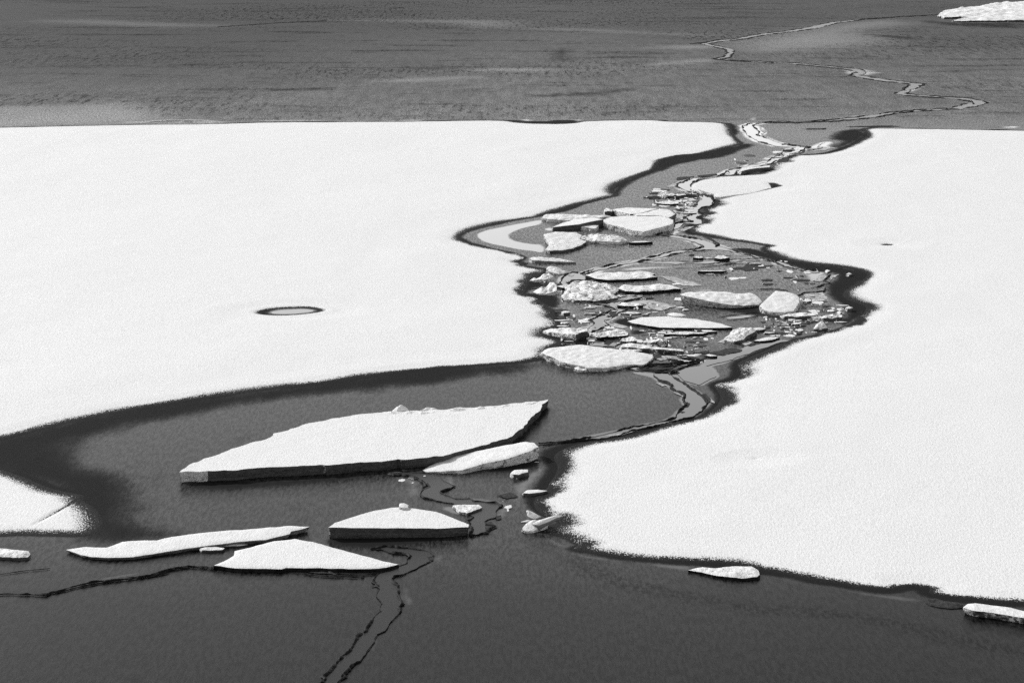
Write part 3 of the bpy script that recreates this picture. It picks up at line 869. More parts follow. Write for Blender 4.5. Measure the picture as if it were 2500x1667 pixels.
# dark slush patches lying in the thin ice
SLUSH = [R('D', 610, 262, 700, 250, 780, 250, 820, 205, 940, 192, 970, 205, 860, 225, 1050, 232, 1130, 228, 1100, 250, 950, 262, 940, 285, 860, 290, 800, 298, 760, 270, 650, 268),
         R('D', 980, 392, 1060, 380, 1115, 388, 1110, 402, 1000, 404), R('D', 1320, 402, 1400, 385, 1530, 392, 1520, 412, 1420, 412),
         R('D', 1400, 345, 1440, 335, 1480, 350, 1440, 358), R('D', 1580, 400, 1625, 398, 1600, 412), R('D', 1450, 432, 1550, 430, 1500, 442),
         R('D', 1150, 292, 1180, 285, 1220, 293, 1180, 300), R('D', 1310, 480, 1330, 474, 1345, 486),
         R('D', 1060, 1015, 1180, 1000, 1340, 1005, 1250, 1035, 1180, 1028), R('D', 250, 1235, 290, 1212, 390, 1210, 380, 1228, 300, 1246),
         R('D', 380, 1232, 500, 1215, 560, 1185, 650, 1180, 760, 1195, 740, 1218, 620, 1240, 560, 1262, 450, 1250), R('D', 140, 1282, 250, 1268, 460, 1262, 470, 1275, 330, 1290, 200, 1296),
         R('D', 730, 1150, 755, 1128, 785, 1155, 755, 1166), R('D', 830, 1145, 900, 1130, 960, 1135, 900, 1155), R('D', 1470, 890, 1560, 880, 1540, 905),
         R('D', 960, 875, 1050, 870, 1010, 885), R('D', 1660, 690, 1800, 690, 1720, 715), R('D', 1640, 735, 1720, 732, 1680, 745),
         R('C', 1950, 1100, 2100, 1098, 2280, 1105, 2150, 1115), R('C', 2000, 1150, 2230, 1145, 2180, 1165), R('C', 2010, 1225, 2080, 1205, 2090, 1235, 2020, 1248),
         R('C', 1420, 1420, 1550, 1390, 1720, 1375, 1880, 1385, 1800, 1420, 1600, 1435), R('C', 1610, 1270, 1680, 1248, 1730, 1285, 1640, 1300, 1540, 1340),
         R('C', 860, 1092, 950, 1100, 920, 1130), R('C', 1050, 1125, 1090, 1080, 1160, 1105, 1110, 1140), R('C', 1110, 780, 1180, 765, 1220, 800, 1150, 830),
         R('C', 480, 735, 560, 725, 660, 750, 560, 780, 480, 770), R('C', 500, 830, 640, 800, 650, 840, 540, 860), R('C', 540, 920, 650, 885, 640, 915),
         R('C', 600, 1090, 700, 1070, 840, 1082, 700, 1110, 640, 1130), R('C', 200, 500, 330, 470, 470, 460, 330, 500),
         R('A', 1640, 655, 1660, 630, 1780, 622, 1850, 615, 1830, 632, 1700, 660), R('A', 1900, 610, 2000, 598, 2110, 588, 2120, 605, 2000, 625, 1920, 628),
         R('A', 1410, 775, 1420, 758, 1590, 762, 1580, 780), R('A', 1330, 808, 1440, 800, 1440, 820, 1360, 822), R('A', 1380, 930, 1440, 925, 1560, 948, 1450, 950),
         R('A', 1800, 965, 1860, 935, 1900, 945, 1850, 960), R('A', 1570, 1060, 1640, 1045, 1650, 1060, 1590, 1080),
         R('A', 1060, 1385, 1180, 1362, 1380, 1370, 1300, 1398), R('A', 1900, 1010, 1980, 985, 1990, 1040, 1930, 1035), R('A', 1960, 1120, 1990, 1100, 1980, 1150, 1940, 1160),
         R('B', 390, 698, 470, 685, 560, 668, 700, 678, 735, 684, 640, 692), R('B', 910, 548, 980, 510, 1060, 475, 1070, 520, 1040, 550),
         R('B', 1100, 465, 1200, 430, 1240, 395, 1260, 415, 1180, 455), R('F', 765, 800, 800, 780, 850, 815, 780, 820), R('F', 1040, 900, 1080, 880, 1110, 910, 1050, 935),
         R('F', 935, 790, 1000, 765, 1060, 795, 960, 800), R('F', 1600, 975, 1720, 950, 1780, 985, 1690, 1000), R('F', 1510, 1180, 1560, 1170, 1610, 1215, 1530, 1250), R('F', 1590, 1130, 1635, 1120, 1630, 1150, 1600, 1155),
         R('H', 1320, 590, 1345, 570, 1368, 580, 1350, 615, 1320, 620), R('H', 1280, 652, 1300, 643, 1325, 652, 1300, 660), R('H', 1170, 420, 1230, 430, 1250, 460, 1200, 440), R('H', 1260, 480, 1330, 515, 1300, 520),
         R('H', 1430, 510, 1490, 510, 1530, 560, 1500, 590, 1460, 545),
         R('N', 710, 556, 790, 550, 790, 562, 715, 566), R('N', 1290, 262, 1350, 240, 1360, 290, 1320, 295), R('N', 0, 408, 200, 408, 330, 435, 150, 425)]
for k, p in enumerate(SLUSH):
    w = gpoly(p)
    yy = w[:, 1].mean()
    Qj = jitter(resample(w, .06 * yy / 62), .05 * yy / 62, 300 + k, 4)
    v, f = cdt(Qj)
    mesh_obj("slush_patch", np.column_stack([v, np.full(len(v), .0135 + .0001 * (k % 9))]), f, M_SLUSH, thin_ice, False)


# pale, snow-soaked slush frozen between the blocks
PALE = [R('C', 560, 430, 640, 400, 720, 405, 660, 460, 590, 490), R('C', 620, 345, 690, 315, 720, 330, 690, 365), R('C', 1240, 570, 1480, 555, 1500, 600, 1330, 640, 1250, 610), R('C', 1540, 650, 1700, 660, 1880, 690, 1740, 745, 1600, 730, 1560, 690),
        R('C', 1060, 900, 1180, 890, 1340, 940, 1260, 955, 1120, 930), R('C', 760, 870, 870, 850, 920, 875, 830, 890), R('C', 1700, 350, 1880, 365, 2080, 430, 2180, 460, 1950, 460, 1800, 400),
        R('D', 1450, 560, 1600, 550, 1730, 590, 1700, 640, 1560, 635, 1480, 600), R('D', 1600, 545, 1700, 545, 1730, 620, 1640, 630), R('D', 1490, 820, 1640, 800, 1700, 830, 1560, 845), R('D', 480, 1110, 600, 1060, 640, 1110, 560, 1130),
        R('D', 750, 1120, 830, 1090, 880, 1110, 800, 1145), R('D', 1180, 870, 1320, 885, 1260, 905), R('D', 1620, 350, 1720, 330, 1700, 400, 1600, 420), R('D', 1780, 345, 1880, 330, 1840, 360, 1770, 390),
        R('A', 1540, 740, 1620, 700, 1690, 690, 1640, 745), R('A', 1640, 1010, 1720, 1030, 1740, 1090, 1650, 1110), R('A', 1700, 880, 1820, 870, 1880, 890, 1780, 900), R('A', 1770, 960, 1850, 920, 1900, 930, 1830, 960),
        R('A', 1640, 1240, 1780, 1200, 1860, 1190, 1740, 1250), R('B', 700, 525, 860, 475, 1000, 445, 940, 470, 800, 530), R('B', 1300, 400, 1460, 370, 1600, 385, 1450, 415), R('B', 740, 150, 800, 190, 770, 215, 860, 280, 760, 235),
        R('C', 1640, 1290, 1780, 1260, 1860, 1290, 1720, 1320), R('C', 1880, 1260, 2020, 1250, 2040, 1290, 1960, 1290), R('C', 1330, 1420, 1420, 1400, 1500, 1410, 1420, 1430), R('H', 1500, 520, 1555, 560, 1550, 580, 1510, 560),
        R('H', 700, 835, 900, 795, 960, 790, 800, 830), R('H', 1240, 495, 1310, 520, 1290, 530, 1240, 505), R('H', 1110, 420, 1190, 445, 1150, 455)]
for k, p in enumerate(PALE):
    w = gpoly(p)
    yy = w[:, 1].mean()
    Qj = jitter(jitter(resample(w, .05 * yy / 62), .06 * yy / 62, 400 + k, 3), .03 * yy / 62, 430 + k, 9)
    v, f = cdt(Qj)
    mesh_obj("slush_patch", np.column_stack([v, np.full(len(v), .0118 + .0001 * (k % 9))]), f, M_PALE, thin_ice, False)

# ------------------------------------------------------------------ loose ice
GROUP = "loose ice broken out along the channel"


def height_scale(py):
    """metres per picture height here, relative to a 13 m high, 14 degree view"""
    y = -(np.mean(py) - 833.5)
    def mpp(h, pitch, fov):
        th = math.tan(fov / 2) / 1250.0
        return h / (math.sin(pitch) - y * th * math.cos(pitch)) * th
    return mpp(CAM_H, PITCH, HFOV) / mpp(13.0, RAD(7.8), RAD(14.0))


def slab(name, label, px, h, top=None, side=None, dome=0.0, lump=0.0, lumpf=3.0, edge=0.01, edgew=.06, flare=0.0, jit=.02, s=None, cat="ice block", split=True, wallbump=.03, base=-.02, zoff=0.0, crust_to=None):
    """a piece of ice: outline of its upper surface in the photograph, its height above the water at the four
    corners of that outline's box (front-left, front-right, back-left, back-right)"""
    top, side = top or M_TOP, side or M_DARK
    a = np.array(px, float)
    x0, y0 = a.min(0); x1, y1 = a.max(0)
    hh = (h,) * 4 if not isinstance(h, (tuple, list)) else h
    u = (a[:, 0] - x0) / (x1 - x0); v = (a[:, 1] - y0) / (y1 - y0)      # v=1 is the front
    kh = height_scale(a[:, 1])
    z = zoff + kh * ((hh[0] * (1 - u) + hh[1] * u) * v + (hh[2] * (1 - u) + hh[3] * u) * (1 - v))
    w = np.array([[float(c) for c in ground(p[0], p[1], zz)] for p, zz in zip(a, z)])
    size = math.sqrt(abs(0.5 * np.sum(w[:, 0] * np.roll(w[:, 1], -1) - w[:, 1] * np.roll(w[:, 0], -1))))
    s = s or min(.09, max(.018, size / 38))
    sc_ = w[:, 1].mean() / 70
    seed = abs(hash_str(label)) % 1000
    # fit of the height over the plan, so that inner points get it too
    A = np.column_stack([w, w[:, 0] * w[:, 1], np.ones(len(w))])
    c0 = w.mean(0); ww = w - c0
    A = np.column_stack([ww, ww[:, 0] * ww[:, 1], np.ones(len(w))])
    coef, *_ = np.linalg.lstsq(A, z, rcond=None)
    hz = lambda q: np.column_stack([q - c0, (q - c0)[:, 0] * (q - c0)[:, 1], np.ones(len(q))]) @ coef
    out = jitter(resample(w, s), jit * sc_, seed, 5.0)
    lo, hi = out.min(0), out.max(0)
    gx, gy = np.meshgrid(np.arange(lo[0], hi[0], s), np.arange(lo[1], hi[1], s * 1.6))
    g = np.column_stack([gx.ravel(), gy.ravel()])
    rs = np.random.RandomState(seed)
    g += (rs.rand(*g.shape) - .5) * s * .5
    g = g[inside(g, out)]
    if len(g):
        g = g[seg_dist(g, out) > s * .45]
    v2, tri = cdt(out, g)
    tri = np.array(tri)
    # orient
    e1, e2 = v2[tri[:, 1]] - v2[tri[:, 0]], v2[tri[:, 2]] - v2[tri[:, 0]]
    flip = (e1[:, 0] * e2[:, 1] - e1[:, 1] * e2[:, 0]) < 0
    tri[flip] = tri[flip][:, ::-1]
    d = seg_dist(v2, out)
    zt = hz(v2)
    dw = max(.12, size * .28)
    lumps = (fbm(v2[:, 0] * lumpf * 1.7, v2[:, 1] * lumpf, 0, seed + 1, 4) - .45) * 1.25
    if top in (M_RUB, M_RUB2):
        lump = lump * 1.5
    zt = zt + dome * (1 - np.exp(-d / dw)) + lump * lumps * 2 * (.35 + .65 * smooth(0, .12, d)) - edge * np.exp(-d / edgew)
    zt = np.maximum(zt, .012)
    # boundary edges
    E = np.vstack([tri[:, [0, 1]], tri[:, [1, 2]], tri[:, [2, 0]]])
    key = np.sort(E, 1)
    _, idx, cnt = np.unique(key, axis=0, return_index=True, return_counts=True)
    B = E[idx[cnt == 1]]
    bv = np.unique(B)
    mp = {int(b): k for k, b in enumerate(bv)}
    nrm = np.zeros((len(bv), 2))
    for p, q in B:
        e = v2[q] - v2[p]
        n_ = np.array([e[1], -e[0]]); n_ /= (np.hypot(*n_) + 1e-9)
        nrm[mp[int(p)]] += n_; nrm[mp[int(q)]] += n_
    nrm /= (np.hypot(nrm[:, 0], nrm[:, 1])[:, None] + 1e-9)
    K = 5
    rings = []
    for r in range(K + 1):
        f = r / K
        zz = zt[bv] * (1 - f) + base * f
        nb = (fbm(v2[bv, 0] * 6, v2[bv, 1] * 6, zz * 14, seed + 3, 3) - .5) * 2
        off = flare * f + (wallbump * nb * (1 if 0 < r else 0)) + (.25 * wallbump if 0 < r < K else 0)
        p = v2[bv] + nrm * (off[:, None] if hasattr(off, 'shape') and np.ndim(off) else off)
        rings.append(np.column_stack([p, zz]))
    W = np.vstack(rings)
    nb_ = len(bv)
    bi = np.array([[mp[int(p)], mp[int(q)]] for p, q in B])
    wf = np.vstack([np.stack([bi[:, 0] + r * nb_, bi[:, 0] + (r + 1) * nb_, bi[:, 1] + (r + 1) * nb_, bi[:, 1] + r * nb_], -1) for r in range(K)])
    org = np.array([v2[:, 0].mean(), v2[:, 1].mean(), max(0.0, zoff)])
    T = np.column_stack([v2, zt]) - org
    W = W - org
    if split:
        root = bpy.data.objects.new(name, None)
        link(root)
        root.empty_display_size = .2
        root.location = org
        mesh_obj("snow_cover", T, tri, top, root)
        if crust_to is None:
            mesh_obj("ice_wall", W, wf, side, root)
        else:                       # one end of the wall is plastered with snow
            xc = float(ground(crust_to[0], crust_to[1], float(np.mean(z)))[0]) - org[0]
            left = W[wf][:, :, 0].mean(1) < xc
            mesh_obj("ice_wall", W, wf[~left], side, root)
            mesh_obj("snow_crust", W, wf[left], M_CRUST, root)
    else:
        allf = [tuple(int(x) for x in t) for t in tri] + [tuple(int(x) + len(T) for x in q) for q in wf]
        root = mesh_obj(name, np.vstack([T, W]), allf, top)
        root.data.materials.append(side)
        mi = np.zeros(len(allf), np.int32); mi[len(tri):] = 1
        root.data.polygons.foreach_set("material_index", mi)
        root.location = org
    return tag(root, label, cat, GROUP)


def hash_str(s):
    h = 7
    for c in s:
        h = (h * 131 + ord(c)) % 1000003
    return h


# -- foreground slabs
slab("ice_slab", "long lens-shaped white ice slab with dark front edge, largest in the pool",
     R('E', 1147, 757, 1210, 722, 1300, 682, 1400, 650, 1480, 615, 1560, 595, 1620, 570, 1730, 546, 1745, 522, 1820, 500, 1880, 482)
     + R('F', 60, 450, 110, 435, 250, 400, 420, 370, 600, 345, 780, 325, 960, 322, 1200, 312, 1350, 297, 1550, 286, 1700, 270, 1850, 255, 2005, 240,
         1955, 272, 1935, 318, 1880, 370, 1800, 450, 1700, 525, 1550, 575, 1350, 625, 1200, 665, 1000, 685, 750, 705, 500, 725, 250, 740, 0, 752)
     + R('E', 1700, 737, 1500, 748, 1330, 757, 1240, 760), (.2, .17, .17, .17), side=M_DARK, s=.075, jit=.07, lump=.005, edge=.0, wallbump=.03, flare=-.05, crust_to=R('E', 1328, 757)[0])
slab("ice_slab", "tilted white ice slab leaning beside the long lens-shaped slab, right end raised",
     R('F', 1040, 768, 1100, 732, 1250, 667, 1480, 620, 1700, 574, 1830, 552, 1890, 557, 1925, 590, 1860, 622, 1700, 680, 1500, 722, 1350, 766, 1200, 778, 1080, 780),
     (.03, .20, .04, .26), side=M_CRUST, s=.045, lump=.015, edge=.02, wallbump=.06, flare=-.02)
slab("ice_slab", "fan-shaped white ice slab with thick dark front face and a lump on top",
     R('F', 318, 1213, 370, 1180, 500, 1135, 650, 1090, 800, 1063, 870, 1059, 1000, 1071, 1150, 1097, 1250, 1131, 1330, 1166, 1397, 1191, 1392, 1211, 1200, 1221, 900, 1219, 600, 1218, 400, 1215),
     (.2, .15, .18, .16), side=M_DARK, s=.06, lump=.004, edge=.0, wallbump=.015, flare=-.03)
slab("ice_slab", "flat triangular white ice slab nearest the camera, pointing right",
     R('E', 1362, 1354, 1430, 1325, 1490, 1292, 1497, 1262, 1600, 1236, 1750, 1196, 1880, 1184, 2000, 1200) + R('F', 60, 1296, 200, 1316, 400, 1371, 600, 1426, 750, 1466, 856, 1487, 760, 1512, 700, 1520, 500, 1524, 250, 1517, 0, 1512)
     + R('E', 1800, 1376, 1500, 1366), (.085, .07, .07, .06), side=M_RIM, s=.05, lump=.005, edge=.02, jit=.03, wallbump=.03)
slab("ice_slab", "long wavy white ice slab behind the triangular slab at lower left",
     R('E', 420, 1253, 550, 1236, 680, 1240, 700, 1235, 780, 1202, 900, 1195, 1000, 1195, 1100, 1170, 1250, 1150, 1400, 1136, 1600, 1121, 1750, 1110, 1850, 1100, 1980, 1106, 1930, 1120, 1860, 1136, 1850, 1152, 1700, 1188, 1500, 1204, 1350, 1224,
       1200, 1245, 1000, 1275, 850, 1300, 700, 1305, 580, 1298, 500, 1280), (.06, .09, .07, .10), side=M_ICE, s=.05, lump=.010, edge=.015, flare=-.08)
slab("ice_plate", "small speckled white ice plate in front of the long wavy slab", R('E', 1275, 1250, 1300, 1240, 1370, 1236, 1430, 1245, 1420, 1255, 1350, 1258, 1290, 1258), .05, M_RUB, M_DARK, lump=.02, cat="ice plate", split=False)
slab("ice_plate", "thin white ice sliver between the wavy slab and the triangular slab", R('E', 1370, 1228, 1430, 1218, 1500, 1213, 1580, 1222, 1520, 1230, 1420, 1234), .03, cat="ice plate", split=False)
slab("ice_chunk", "rough white ice chunk cut off by the left picture edge", R('G', -120, 540, 0, 536, 60, 536, 150, 546, 218, 560, 232, 580, 210, 602, 150, 606, 50, 602, -120, 600), .05, M_RUB, M_DARK, lump=.03, cat="ice chunk", dome=.03)
slab("ice_slab", "rough white ice slab lying against the right floe's near edge", R('I', 1190, 697, 1300, 676, 1400, 686, 1480, 676, 1550, 668, 1680, 672, 1728, 700, 1740, 730, 1720, 748, 1600, 762, 1480, 752, 1380, 734, 1300, 714), (.035, .06, .05, .06), M_RUB, M_RIM, lump=.02, dome=.03)
slab("ice_slab", "smooth white ice slab cut off by the right picture edge", R('J', 1885, 985, 1920, 960, 1980, 952, 2100, 968, 2250, 985, 2352, 1010, 2700, 1050, 2700, 1110, 2352, 1066, 2200, 1040, 2050, 1016, 1950, 1008), .11, M_TOP, M_DARK, lump=.015, dome=.02, flare=-.05)
slab("ice_fragment", "low dark wet ice fragment beside the right edge slab", R('J', 1600, 945, 1620, 920, 1680, 915, 1760, 935, 1880, 955, 1880, 985, 1800, 992, 1700, 980, 1640, 965), .022, M_SLUSH, M_RIM, lump=.02, cat="ice chunk", split=False)
slab("ice_chunk", "small white ice chunk with dark right end below the tilted slab", R('F', 1718, 796, 1745, 772, 1800, 765, 1848, 768, 1850, 785, 1800, 795, 1780, 806, 1740, 806), .09, M_TOP, M_DARK, lump=.02, cat="ice chunk")
slab("ice_plate", "thin leaf-shaped white ice plate poking out from the right floe", R('F', 1808, 948, 1840, 925, 1920, 920, 1995, 928, 1930, 942, 1860, 952), .06, M_TOP, M_DARK, cat="ice plate", split=False)
slab("ice_plate", "square white ice plate floating in the double-rimmed lead", R('F', 1270, 1040, 1340, 1036, 1470, 1038, 1492, 1060, 1440, 1080, 1385, 1100, 1320, 1082), .05, M_RUB, M_DARK, lump=.02, cat="ice plate")
slab("snow_lump", "bigger snow lump on the back edge of the long lens-shaped slab", R('F', 800, 325, 830, 312, 860, 308, 920, 312, 945, 322, 900, 330, 840, 332), .02, M_TOP, M_TOP, dome=.17, lump=.06, zoff=.16, cat="snow lump", split=False, base=.15)
slab("snow_lump", "lower snow lump right of the bigger one on the long slab", R('F', 1032, 312, 1070, 305, 1120, 303, 1175, 312, 1110, 318), .02, M_TOP, M_TOP, dome=.07, lump=.04, zoff=.16, cat="snow lump", split=False, base=.15)
slab("ice_cube", "pale ice lump sitting on top of the fan-shaped slab", R('F', 862, 1040, 868, 1027, 900, 1026, 930, 1040, 925, 1058, 890, 1060, 866, 1054), (.06, .05, .07, .06), M_TOP, M_CRUST, dome=.015, lump=.02, zoff=.18, cat="ice chunk", split=False, base=.17, s=.02)
slab("snow_ridge", "low crumbly snow ridge along the long slab's back edge", R('F', 1180, 312, 1350, 300, 1550, 288, 1700, 273, 1850, 259, 1940, 252, 1900, 268, 1750, 292, 1550, 306, 1350, 322, 1200, 326), .015, M_RUB, M_RUB, dome=.02, lump=.035, lumpf=4, zoff=.175, cat="snow lump", split=False, base=.16, s=.04)
slab("snow_ridge", "crumbly snow strip on the long slab between its two snow lumps", R('F', 700, 335, 800, 322, 960, 330, 1060, 322, 1150, 324, 1120, 345, 980, 355, 820, 350), .012, M_RUB, M_RUB, dome=.02, lump=.03, lumpf=4, zoff=.175, cat="snow lump", split=False, base=.16, s=.04)
# -- the pile in the middle
slab("ice_log", "long rounded snowy ice block at the back left of the middle pile", R('A', 110, 1085, 140, 1057, 300, 1047, 600, 1056, 800, 1062, 920, 1076, 800, 1084, 600, 1105, 450, 1117, 300, 1112, 180, 1102), .09, M_RUB, M_CRUST, dome=.05, lump=.03, wallbump=.05)
slab("ice_slab", "wedge of white ice at the back of the middle pile", R('A', 925, 992, 1080, 971, 1250, 976, 1450, 981, 1300, 1021, 1200, 1041, 1120, 1046, 1020, 1022), (.16, .2, .16, .22), M_TOP, M_DARK, lump=.015, wallbump=.05)
slab("ice_chunk", "dark ice chunk at the back left tip of the pile's rear wedge", R('A', 820, 1000, 850, 976, 920, 998, 915, 1015, 830, 1018), .14, M_RUB2, M_DARK, lump=.04, cat="ice chunk")
slab("ice_slab", "white ice slab at the back right of the middle pile, next to the channel", R('A', 1455, 984, 1550, 990, 1600, 1016, 1640, 1045, 1580, 1082, 1450, 1060, 1380, 1064, 1200, 1062, 1160, 1050, 1300, 1026), .2, M_TOP, M_DARK, lump=.015)
slab("ice_slab", "broad white ice slab with crusted left face, largest of the middle pile", R('A', 820, 1112, 900, 1079, 1150, 1062, 1380, 1068, 1450, 1066, 1570, 1089, 1610, 1112, 1615, 1155, 1500, 1190, 1400, 1215, 1300, 1240, 1280, 1250, 1150, 1230, 1000, 1187, 900, 1167, 830, 1152),
     (.13, .17, .17, .19), M_TOP, M_CRUST, lump=.012, wallbump=.05, flare=.02)
slab("ice_slab", "leaning white ice wedge with dark front, left of the pile's broad slab", R('A', 228, 1197, 330, 1152, 500, 1102, 700, 1087, 815, 1106, 650, 1137, 540, 1162, 350, 1182), (.12, .24, .12, .25), M_TOP, M_DARK, wallbump=.03)
slab("ice_block", "small white ice cube in front of the leaning wedge", R('A', 548, 1180, 555, 1172, 755, 1172, 740, 1200, 715, 1212, 640, 1200, 560, 1194), .11, M_TOP, M_CRUST, lump=.02)
slab("ice_slab", "rounded white ice slab at the front left of the middle pile", R('A', 135, 1275, 260, 1250, 500, 1256, 570, 1290, 545, 1330, 620, 1360, 560, 1402, 450, 1440, 350, 1462, 200, 1466, 150, 1450, 195, 1390, 150, 1325), (.1, .06, .15, .12), M_RUB, M_DARK, lump=.015, wallbump=.05, flare=-.03)
slab("ice_log", "rough log-shaped ice block at the front of the middle pile", R('A', 520, 1302, 620, 1291, 800, 1291, 980, 1296, 1060, 1328, 1090, 1348, 1000, 1365, 800, 1358, 620, 1344, 545, 1325), .09, M_RUB2, M_CRUST, dome=.07, lump=.05, wallbump=.06)
slab("ice_plate", "thin dark-edged ice plate right of the rough log-shaped block", R('A', 1105, 1370, 1180, 1356, 1300, 1354, 1375, 1362, 1250, 1370), .08, M_TOP, M_RIM, cat="ice plate", split=False)
slab("ice_chunk", "flat heap of rubble ice behind the middle pile, farthest back", R('A', 1430, 822, 1470, 808, 1560, 798, 1620, 806, 1660, 822, 1600, 838, 1500, 836), .07, M_RUB2, M_DARK, lump=.06, cat="ice chunk")
slab("ice_plate", "thin white ice plate between the middle pile and the far rubble heap", R('A', 1400, 915, 1470, 905, 1600, 895, 1690, 905, 1680, 922, 1600, 932, 1500, 930), .06, M_RUB, M_RIM, cat="ice plate", lump=.02)
slab("ice_slab", "raised snowy ice sheet tilted up at the right floe's channel edge",
     R('A', 1822, 742, 1850, 698, 1950, 655, 2200, 615) + R('B', 20, 730, 200, 715, 420, 712, 640, 705, 760, 730, 830, 790, 860, 838, 740, 872, 610, 902, 420, 925, 260, 945, 225, 945, 200, 905, 100, 880, 0, 850) + R('A', 1960, 800, 1900, 780, 1835, 765),
     (.10, .03, .07, .02), M_TOP, M_CRUST, s=.09, lump=.006, wallbump=.06)
slab("ice_slab", "small upturned ice sheet with dark underside near the channel's upper bend", R('B', 490, 640, 560, 612, 700, 596, 850, 580, 842, 602, 700, 612, 600, 626, 520, 648), (.14, .16, .06, .1), M_RUB, M_DARK, wallbump=.04)
# -- left bank rubble
slab("ice_log", "smooth tapering ice block on the left bank, pointed end to the right", R('M', 1245, 760, 1300, 746, 1400, 745, 1600, 762, 1780, 788, 1912, 817, 1750, 815, 1500, 803, 1400, 795, 1330, 795, 1280, 785), (.09, .05, .11, .06), M_RUB, M_ICE, dome=.03, lump=.02, wallbump=.03, flare=-.02)
slab("ice_chunk", "rounded ice chunk on the left bank below the tapering block", R('M', 1490, 915, 1510, 890, 1560, 880, 1680, 905, 1740, 940, 1820, 966, 1740, 980, 1680, 992, 1600, 975, 1530, 945), (.04, .02, .14, .05), M_RUB, M_CRUST, dome=.05, lump=.03, cat="ice chunk")
slab("ice_chunk", "crumbled ice ridge on the left floe's edge beside the glassy shard", R('M', 1250, 1090, 1350, 1048, 1470, 1006, 1565, 994, 1595, 1035, 1520, 1056, 1400, 1075), (.02, .14, .04, .14), M_RUB, M_CRUST, dome=.05, lump=.06, cat="ice chunk")
slab("ice_shard", "glassy leaf-like ice shard below the crumbled ridge on the left bank", R('M', 1420, 1112, 1432, 1075, 1500, 1048, 1492, 1085, 1480, 1114), (.05, .04, .16, .18), M_TOP, M_ICE, cat="ice shard", split=False, s=.02)
slab("ice_chunk", "stepped heap of ice lumps on the left bank, lowest of three", R('M', 1295, 1240, 1400, 1208, 1490, 1180, 1540, 1122, 1600, 1102, 1640, 1130, 1638, 1215, 1580, 1248, 1500, 1276, 1400, 1272), (.02, .06, .1, .28), M_RUB, M_CRUST, dome=.04, lump=.09, lumpf=2.2, cat="ice chunk")
slab("ice_fragment", "dark ice fragment between the stepped heap and the big rubble mound", R('M', 1640, 1165, 1700, 1150, 1780, 1152, 1812, 1180, 1720, 1185), .07, M_RUB2, M_RIM, cat="ice chunk", split=False)
slab("ice_mound", "big lumpy mound of rubble ice with dark pits, left of the channel", R('C', 580, 560, 640, 500, 620, 470, 700, 420, 800, 405, 950, 415, 1100, 442, 1200, 482, 1240, 502, 1160, 556, 1220, 588, 1100, 618, 900, 626, 720, 616, 600, 590), (.08, .05, .1, .06), M_RUB2, M_DARK, dome=.07, lump=.055, lumpf=3.2, s=.04, wallbump=.06)
slab("ice_block", "dark square ice block on the left floe's ragged edge", R('C', 580, 752, 610, 744, 660, 748, 664, 762, 600, 766), .09, M_RUB, M_DARK, cat="ice block", split=False)
# -- middle of the channel
slab("ice_plate", "low white ice plate with notched right end below the long strip lead", R('C', 842, 336, 960, 302, 1100, 300, 1300, 306, 1400, 300, 1460, 286, 1580, 300, 1640, 318, 1600, 338, 1670, 355, 1500, 372, 1300, 384, 1100, 392, 960, 374), .07, M_RUB, M_RIM, lump=.03, dome=.03, cat="ice plate")
slab("ice_slab", "white ice slab right of the rubble mound, pointed to the right", R('C', 1215, 490, 1280, 446, 1450, 454, 1550, 452, 1700, 432, 1850, 456, 1935, 486, 1800, 500, 1600, 514, 1450, 527, 1300, 518), .09, M_RUB, M_RIM, dome=.03, lump=.03)
slab("ice_slab", "large tilted ice slab with lifted left end and crusty right end", R('D', 45, 556, 120, 532, 400, 519, 600, 528, 700, 542, 850, 538, 930, 570, 970, 612, 985, 648, 950, 676, 800, 684, 620, 668, 420, 640, 250, 605, 100, 574), (.2, .05, .22, .22), M_TOP, M_CRUST, dome=.03, lump=.028, lumpf=4.5, wallbump=.04, flare=-.12)
slab("ice_block", "upright white ice block leaning back, tallest in the channel", R('D', 962, 690, 1010, 640, 1060, 590, 1150, 514, 1250, 522, 1380, 556, 1410, 590, 1415, 640, 1380, 700, 1350, 740, 1250, 758, 1130, 758, 1020, 738), (.09, .09, .24, .20), M_TOP, M_CRUST, lump=.02, lumpf=4, dome=.01, wallbump=.06)
slab("ice_plate", "white ice plate with dark right end in front of the upright block", R('D', 1220, 797, 1300, 777, 1500, 762, 1545, 798, 1450, 806, 1350, 812, 1250, 806), .08, M_RUB, M_DARK, lump=.03, cat="ice plate")
slab("ice_chunk", "low strung-out rubble ridge in the right bay", R('D', 1640, 822, 1720, 800, 1800, 795, 1860, 780, 1910, 792, 1910, 820, 1800, 832, 1700, 832), .06, M_RUB2, M_DARK, lump=.07, cat="ice chunk")
slab("ice_plate", "small white ice plate in the right bay left of the round rubble lump", R('D', 1335, 895, 1370, 878, 1440, 870, 1430, 888, 1380, 898), .05, M_TOP, M_RIM, cat="ice plate", split=False)
slab("ice_chunk", "round rubble lump at the right bay's lower shore", R('D', 1575, 950, 1600, 912, 1680, 896, 1740, 930, 1740, 952, 1660, 962), (.04, .04, .12, .08), M_RUB2, M_DARK, dome=.06, lump=.08, cat="ice chunk")
slab("ice_chunk", "tiny white ice chunk nearest the right bay's inner bend", R('D', 1950, 712, 1985, 692, 2032, 705, 2010, 722, 1975, 724), .08, M_RUB, M_DARK, lump=.03, cat="ice chunk", split=False)
slab("ice_chunk", "dark little ice chunk left of the tiny white one in the right bay", R('D', 1855, 760, 1880, 735, 1908, 755, 1895, 772), .08, M_RUB2, M_DARK, lump=.04, cat="ice chunk", split=False)
slab("ice_plate", "small white ice scrap right of the upright block", R('D', 1460, 628, 1490, 602, 1560, 615, 1550, 632, 1500, 636), .05, M_RUB, M_DARK, lump=.03, cat="ice plate", split=False)
